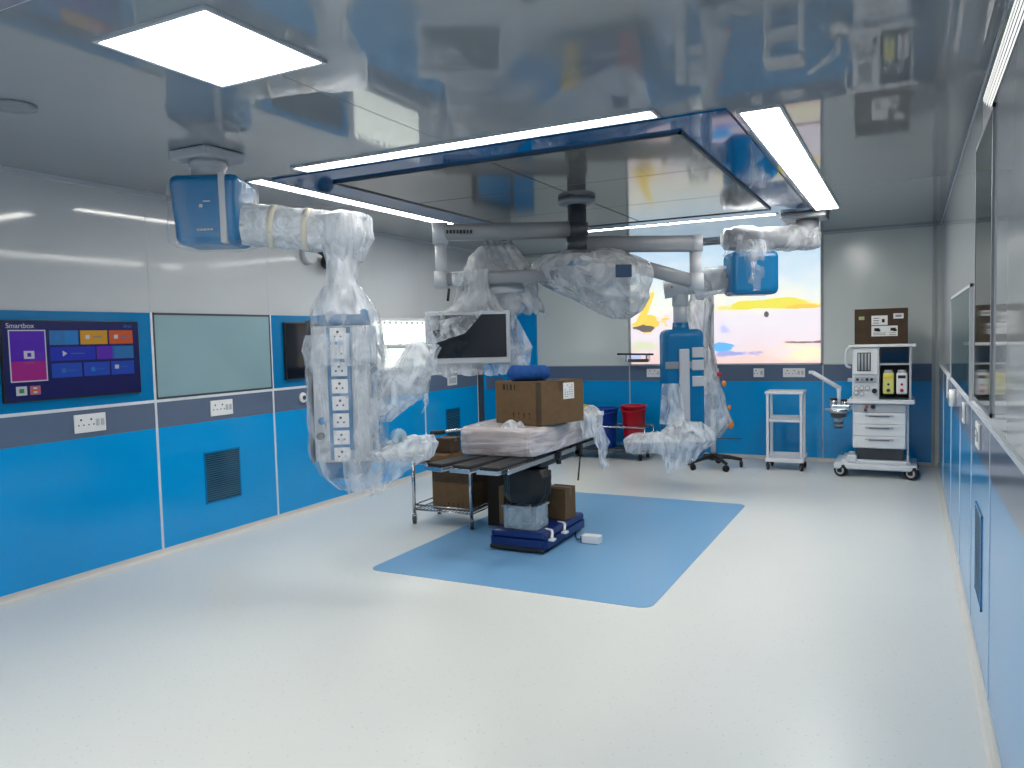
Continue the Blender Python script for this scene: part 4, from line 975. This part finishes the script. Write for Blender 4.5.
bm = BM(); box(bm, OX-.2, OX+.22, 5.75, 6.5, .66, .735, bev=.02); obj('column_head', bm, M_black, t)
bm = BM(); box(bm, OX-.26, OX+.26, 5.32, 7.1, .735, .765, bev=.006); obj('top_frame', bm, M_steel, t)
for s in (-1, 1):
    bm = BM(); x = OX+s*.285; box(bm, x-.008, x+.008, 5.05, 7.05, .735, .775, bev=.004)
    for y in (5.4, 6.0, 6.6, 6.95): box(bm, min(x, x-s*.025), max(x, x-s*.025), y-.015, y+.015, .74, .765)
    obj('side_rail', bm, M_steel, t)
for y0, y1 in ((5.56, 6.3), (6.32, 7.05)):
    bm = BM(); box(bm, OX-.26, OX+.26, y0, y1, .765, .80, bev=.012, seg=3); obj('pad', bm, M_pad, t)
# split leg sections swung out towards the near end
for k, (x0, ang) in enumerate(((OX-.20, -.20), (OX-.02, -.10), (OX+.17, -.02))):
    M = Matrix.Translation((x0, 5.60, 0)) @ Matrix.Rotation(ang, 4, 'Z')
    bm = BM(); box(bm, -.085, .085, -.62, -.02, .765, .80, bev=.014, seg=3); pd = obj('leg_pad', bm, M_pad, t, M=M)
    bm = BM(); box(bm, -.095, -.083, -.63, -.02, .742, .775, bev=.003); box(bm, .083, .095, -.63, -.02, .742, .775, bev=.003); box(bm, -.095, .095, -.64, -.628, .742, .775, bev=.003); box(bm, -.083, .083, -.6, -.03, .745, .765); obj('pad_frame', bm, M_steel, pd, M=M)
for y in (5.95, 6.42):
    bm = BM(); box(bm, OX+.27, OX+.32, y-.025, y+.025, .725, .785, bev=.006); cyl(bm, (OX+.30, y, .73), (OX+.30, y, .68), .022, seg=14); cl = obj('rail_clamp', bm, M_black, t)
    if y > 6.2:
        bm = BM(); tube(bm, [(OX+.305, y, .69), (OX+.29, y-.03, .46)], .008, 8); obj('clamp_rod', bm, M_dgrey, cl)
bm = BM()
tube(bm, path([(OX-.30, 5.62, 1.0), (OX-.48, 5.58, .985), (OX-.62, 5.52, .965)]), .012, 8); tube(bm, path([(OX-.30, 5.8, .78), (OX-.31, 5.66, .92), (OX-.30, 5.62, 1.0)]), .012, 8)
ah = obj('arm_rod', bm, M_steel, t)
bm = BM(); tube(bm, [(OX-.56, 5.545, .973), (OX-.66, 5.50, .96)], .02, 10); sphere(bm, (OX-.66, 5.50, .96), .027); obj('grip', bm, M_black, ah)

# wrapped mattress stack on the table
t = thing('wrapped_mattress', 'flat stack of pale cushions wrapped in crumpled clear plastic on the operating table', 'mattress', (OX, 6.25, .80))
PALE = mat('pale_pink_grey_foam', (186, 172, 172), .8, noise_amt=.1, scale=10)
for k in range(4):
    bm = BM(); z = .802+k*.052; j = .012*math.sin(k*2.3); box(bm, OX-.37+j, OX+.28+j, 5.48, 6.98, z, z+.047, bev=.016, seg=3); obj('cushion', bm, PALE, t)
bm = BM(); c_ = (OX-.045, 6.23)
loft(bm, [(*c_, .806, .32, .74, 0), (*c_, .806, .355, .775, 0), (*c_, .85, .36, .785, 0), (*c_, .95, .362, .79, 0), (*c_, 1.0, .36, .785, 0), (*c_, 1.028, .335, .76, 0), (*c_, 1.024, .1, .3, 0)], amp=.016, folds=18, p=9., seed=111., steps=5, seg=120, cap1=True)
w_ = obj('plastic_wrap', bm, M_film_bed, t)
for (x, y, r, h) in ((OX+.05, 5.55, .1, .07), (OX-.27, 5.62, .09, .03), (OX+.22, 6.9, .12, .07), (OX+.27, 6.55, .08, .05), (OX+.1, 5.62, .06, .05)):
    bm = BM(); loft(bm, [(x, y, 1.0, r, r*.8, 0), (x, y, 1.02+h*.5, r*.55, r*.45, .3), (x+.01, y, 1.02+h, r*.12, r*.1, .6)], amp=.02, seed=x*9+y, seg=24, cap1=True); obj('plastic_tuft', bm, M_film_thick, t)
bm = BM(); sheet(bm, (OX+.32, 6.55, 1.03), (OX+.30, 7.02, 1.03), (OX+.37, 7.05, .48), (OX+.35, 6.85, .50), amp=.04, seed=112., jag=.06); obj('plastic_end', bm, M_film_thick, t)
bm = BM(); sheet(bm, (OX+.33, 6.3, 1.02), (OX+.33, 6.75, 1.03), (OX+.34, 6.7, .82), (OX+.34, 6.4, .84), amp=.03, seed=113.)
obj('plastic_end', bm, M_film_thick, t)

# big carton on the stack, rotated, with a blue roll on it
bw, bd, bh = .52, .54, .355
rot = math.radians(-20); near = Vector((-2.655, 5.63))     # near corner = local (+w/2, -d/2)
off = Vector((bw/2*math.cos(rot)+bd/2*math.sin(rot), bw/2*math.sin(rot)-bd/2*math.cos(rot)))
bc = near-off
t = carton('cardboard_box', 'large brown cardboard box standing on the wrapped mattress', bw, bd, bh, (bc.x, bc.y, 1.032), rot)
bm = BM(); box(bm, bw/2+.001, bw/2+.003, .02, .15, .20, .335); lb = obj('paper_label', bm, M_paper, t)
bm = BM()
for k in range(6):
    for j in range(4):
        if random.random() < .6: box(bm, bw/2+.003, bw/2+.004, .035+j*.027, .05+j*.027, .215+k*.019, .223+k*.019)
obj('label_print', bm, M_grey, lb)
bm = BM()
for k, (y, w) in enumerate(((-.16, .03), (-.11, .012), (-.07, .022), (-.02, .012))): box(bm, -bw*.2+y+.1, -bw*.2+y+.1+w, -bd/2-.0012, -bd/2-.0002, bh*.80, bh*.93)
obj('top_marks', bm, M_ink, t)
bm = BM(); box(bm, bw/2-.03, bw/2+.0012, -bd/2-.0012, -bd/2+.03, .0, bh); obj('edge_tape', bm, M_card_dark, t)
t = thing('rolled_cushion', 'dark blue rolled cushion lying on top of the large cardboard box', 'cushion', (-2.86, 5.87, 1.388))
bm = BM(); a = Vector((-3.00, 5.75, 1.455)); b = Vector((-2.68, 5.94, 1.452)); n = 22
rs = [.0+.062*min(1, (math.sin(PI*k/n)*2.6))**.6+.004 for k in range(n+1)]
tube(bm, [a.lerp(b, k/n) for k in range(n+1)], .06, 24, rs=rs, wob=.08, wf=9); obj('roll', bm, M_bluecloth, t)
bm = BM(); sheet(bm, (-2.72, 5.86, 1.405), (-2.66, 5.98, 1.402), (-2.585, 5.92, 1.397), (-2.62, 5.84, 1.397), amp=.004, seed=6.); obj('loose_end', bm, M_bluecloth, t)

# things on and around the base
t = thing('plastic_tub', 'clear plastic tub standing on the navy table base', 'plastic box', (OX+.02, 5.80, .166))
bm = BM(); x0, x1, y0, y1, z0, z1 = OX-.07, OX+.225, 5.63, 5.87, .172, .365
box(bm, x0, x1, y0, y0+.006, z0, z1); box(bm, x0, x1, y1-.006, y1, z0, z1); box(bm, x0, x0+.006, y0, y1, z0, z1); box(bm, x1-.006, x1, y0, y1, z0, z1); box(bm, x0, x1, y0, y1, z0, z0+.006); obj('tub', bm, M_clear, t)
bm = BM()
for a, b, z in ((y0-.012, y0, z1), (y1, y1+.012, z1)): box(bm, x0-.012, x1+.012, a, b, z-.015, z)
box(bm, x0-.012, x0, y0, y1, z1-.015, z1); box(bm, x1, x1+.012, y0, y1, z1-.015, z1); obj('rim', bm, M_clear, t)
bm = BM(); box(bm, x0+.02, x0+.16, y0+.02, y1-.02, z0+.008, z0+.17, bev=.02); box(bm, x0+.17, x1-.02, y0+.02, y1-.03, z0+.008, z0+.10, bev=.02); obj('contents', bm, [M_paper], t)
t = thing('black_bag', 'black sheet bunched above the clear tub under the tabletop', 'bag', (OX+.08, 5.76, .37))
bm = BM(); loft(bm, [(OX+.09, 5.76, .66, .16, .1, 0), (OX+.09, 5.76, .60, .2, .12, 0), (OX+.085, 5.75, .46, .2, .13, 0), (OX+.08, 5.75, .385, .15, .11, 0)], amp=.025, seed=7., cap0=True, cap1=True); obj('sheet', bm, M_black, t)
carton('cardboard_box', 'small pale brown carton on the far right corner of the table base', .20, .19, .27, (OX+.215, 6.16, .172), -.08, M_card, marks=False)
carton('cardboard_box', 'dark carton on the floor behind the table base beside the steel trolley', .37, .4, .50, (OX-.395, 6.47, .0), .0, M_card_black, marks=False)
carton('cardboard_box', 'narrow brown carton standing on the near left corner of the table base', .05, .2, .33, (OX-.147, 5.84, .172), .0, M_card2, marks=False, flaps=False, tape=False)
t = thing('foot_switch', 'small white box with a cable on the blue floor beside the table base', 'control box', (-2.37, 6.05, .004))
bm = BM(); box(bm, -2.46, -2.30, 5.995, 6.08, .004, .075, bev=.01, seg=3); obj('body', bm, M_white_pl, t)
bm = BM(); box(bm, -2.475, -2.46, 6.01, 6.07, .008, .06, bev=.005); obj('end_cap', bm, M_black, t)
bm = BM(); tube(bm, path([(-2.47, 6.04, .03), (-2.53, 6.08, .012), (-2.555, 6.12, .012), (-2.575, 6.15, .02), (-2.582, 6.17, .05)]), .006, 8); obj('cable', bm, M_black, t)

# ------------------------------------------------------------------ steel trolley with cartons
t = thing('steel_trolley', 'steel frame trolley on casters beside the operating table, loaded with cartons', 'trolley', (-3.89, 6.3, 0))
tx0, tx1, ty0, ty1 = -4.205, -3.575, 6.08, 6.52
for x in (tx0, tx1):
    for y in (ty0, ty1):
        bm = BM(); cyl(bm, (x, y, .11), (x, y, .66), .018, seg=12); obj('leg', bm, M_steel, t); caster(t, x, y, .05, .12, m=M_dgrey, fork=M_steel, a=.5)
bm = BM(); box(bm, tx0, tx1, ty0, ty1, .585, .60)
for y in (ty0, ty1): tube(bm, [(tx0, y, .59), (tx1, y, .59)], .012, 8)
for x in (tx0, tx1): tube(bm, [(x, ty0, .59), (x, ty1, .59)], .012, 8)
obj('top_shelf', bm, M_steel, t)
bm = BM()
for z in (.14, .185):
    for y in (ty0, ty1): tube(bm, [(tx0, y, z), (tx1, y, z)], .008, 8)
    for x in (tx0, tx1): tube(bm, [(x, ty0, z), (x, ty1, z)], .008, 8)
for k in range(17): tube(bm, [(tx0+k*(tx1-tx0)/16, ty0, .14), (tx0+k*(tx1-tx0)/16, ty1, .14)], .004, 6)
for k in range(17): tube(bm, [(tx0+k*(tx1-tx0)/16, ty0, .14), (tx0+k*(tx1-tx0)/16, ty0, .185)], .003, 6)
obj('wire_shelf', bm, M_steel, t)
carton('cardboard_box', 'lower brown carton with black marks on the wire shelf of the steel trolley', .42, .36, .26, (-3.81, 6.30, .150), 0, M_card, marks=True)
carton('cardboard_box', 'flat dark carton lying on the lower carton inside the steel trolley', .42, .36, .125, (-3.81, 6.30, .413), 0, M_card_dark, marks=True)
carton('cardboard_box', 'flat brown carton on the left of the steel trolley top', .30, .38, .06, (-4.02, 6.30, .603), 0, M_card, marks=False)
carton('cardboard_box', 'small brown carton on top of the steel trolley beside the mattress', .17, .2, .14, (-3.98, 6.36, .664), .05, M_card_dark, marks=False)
t = thing('paper_sheets', 'loose white paper sheets on the steel trolley top', 'paper', (-3.72, 6.28, .602))
bm = BM()
for k in range(3): box(bm, -.12, .12, -.16, .16, .001+k*.003, .003+k*.003, M=Rz(.15*k, (-3.72+.01*k, 6.29, .601)))
obj('sheet', bm, M_paper, t)

for o in LOCALS: del o['_loc']

# ------------------------------------------------------------------ world, camera, look
w = bpy.data.worlds.new('world'); S.world = w; w.use_nodes = True
w.node_tree.nodes['Background'].inputs[0].default_value = (.5, .55, .62, 1); w.node_tree.nodes['Background'].inputs[1].default_value = .05
cam = bpy.data.cameras.new('camera'); cam.lens = 27.25; cam.sensor_width = 36; cam.clip_start = .02
co = bpy.data.objects.new('camera', cam); C.objects.link(co)
yaw, pit, rol = .4744, .0593, -.0255
F = Vector((-math.sin(yaw)*math.cos(pit), math.cos(yaw)*math.cos(pit), -math.sin(pit)))
R_ = Vector((math.cos(yaw), math.sin(yaw), 0)); U = R_.cross(F)
R2 = R_*math.cos(rol)+U*math.sin(rol); U2 = U*math.cos(rol)-R_*math.sin(rol)
m = Matrix((R2, U2, -F)).transposed().to_4x4(); m.translation = (0, 0, 1.75)
co.matrix_world = m; S.camera = co
S.view_settings.view_transform = 'Standard'
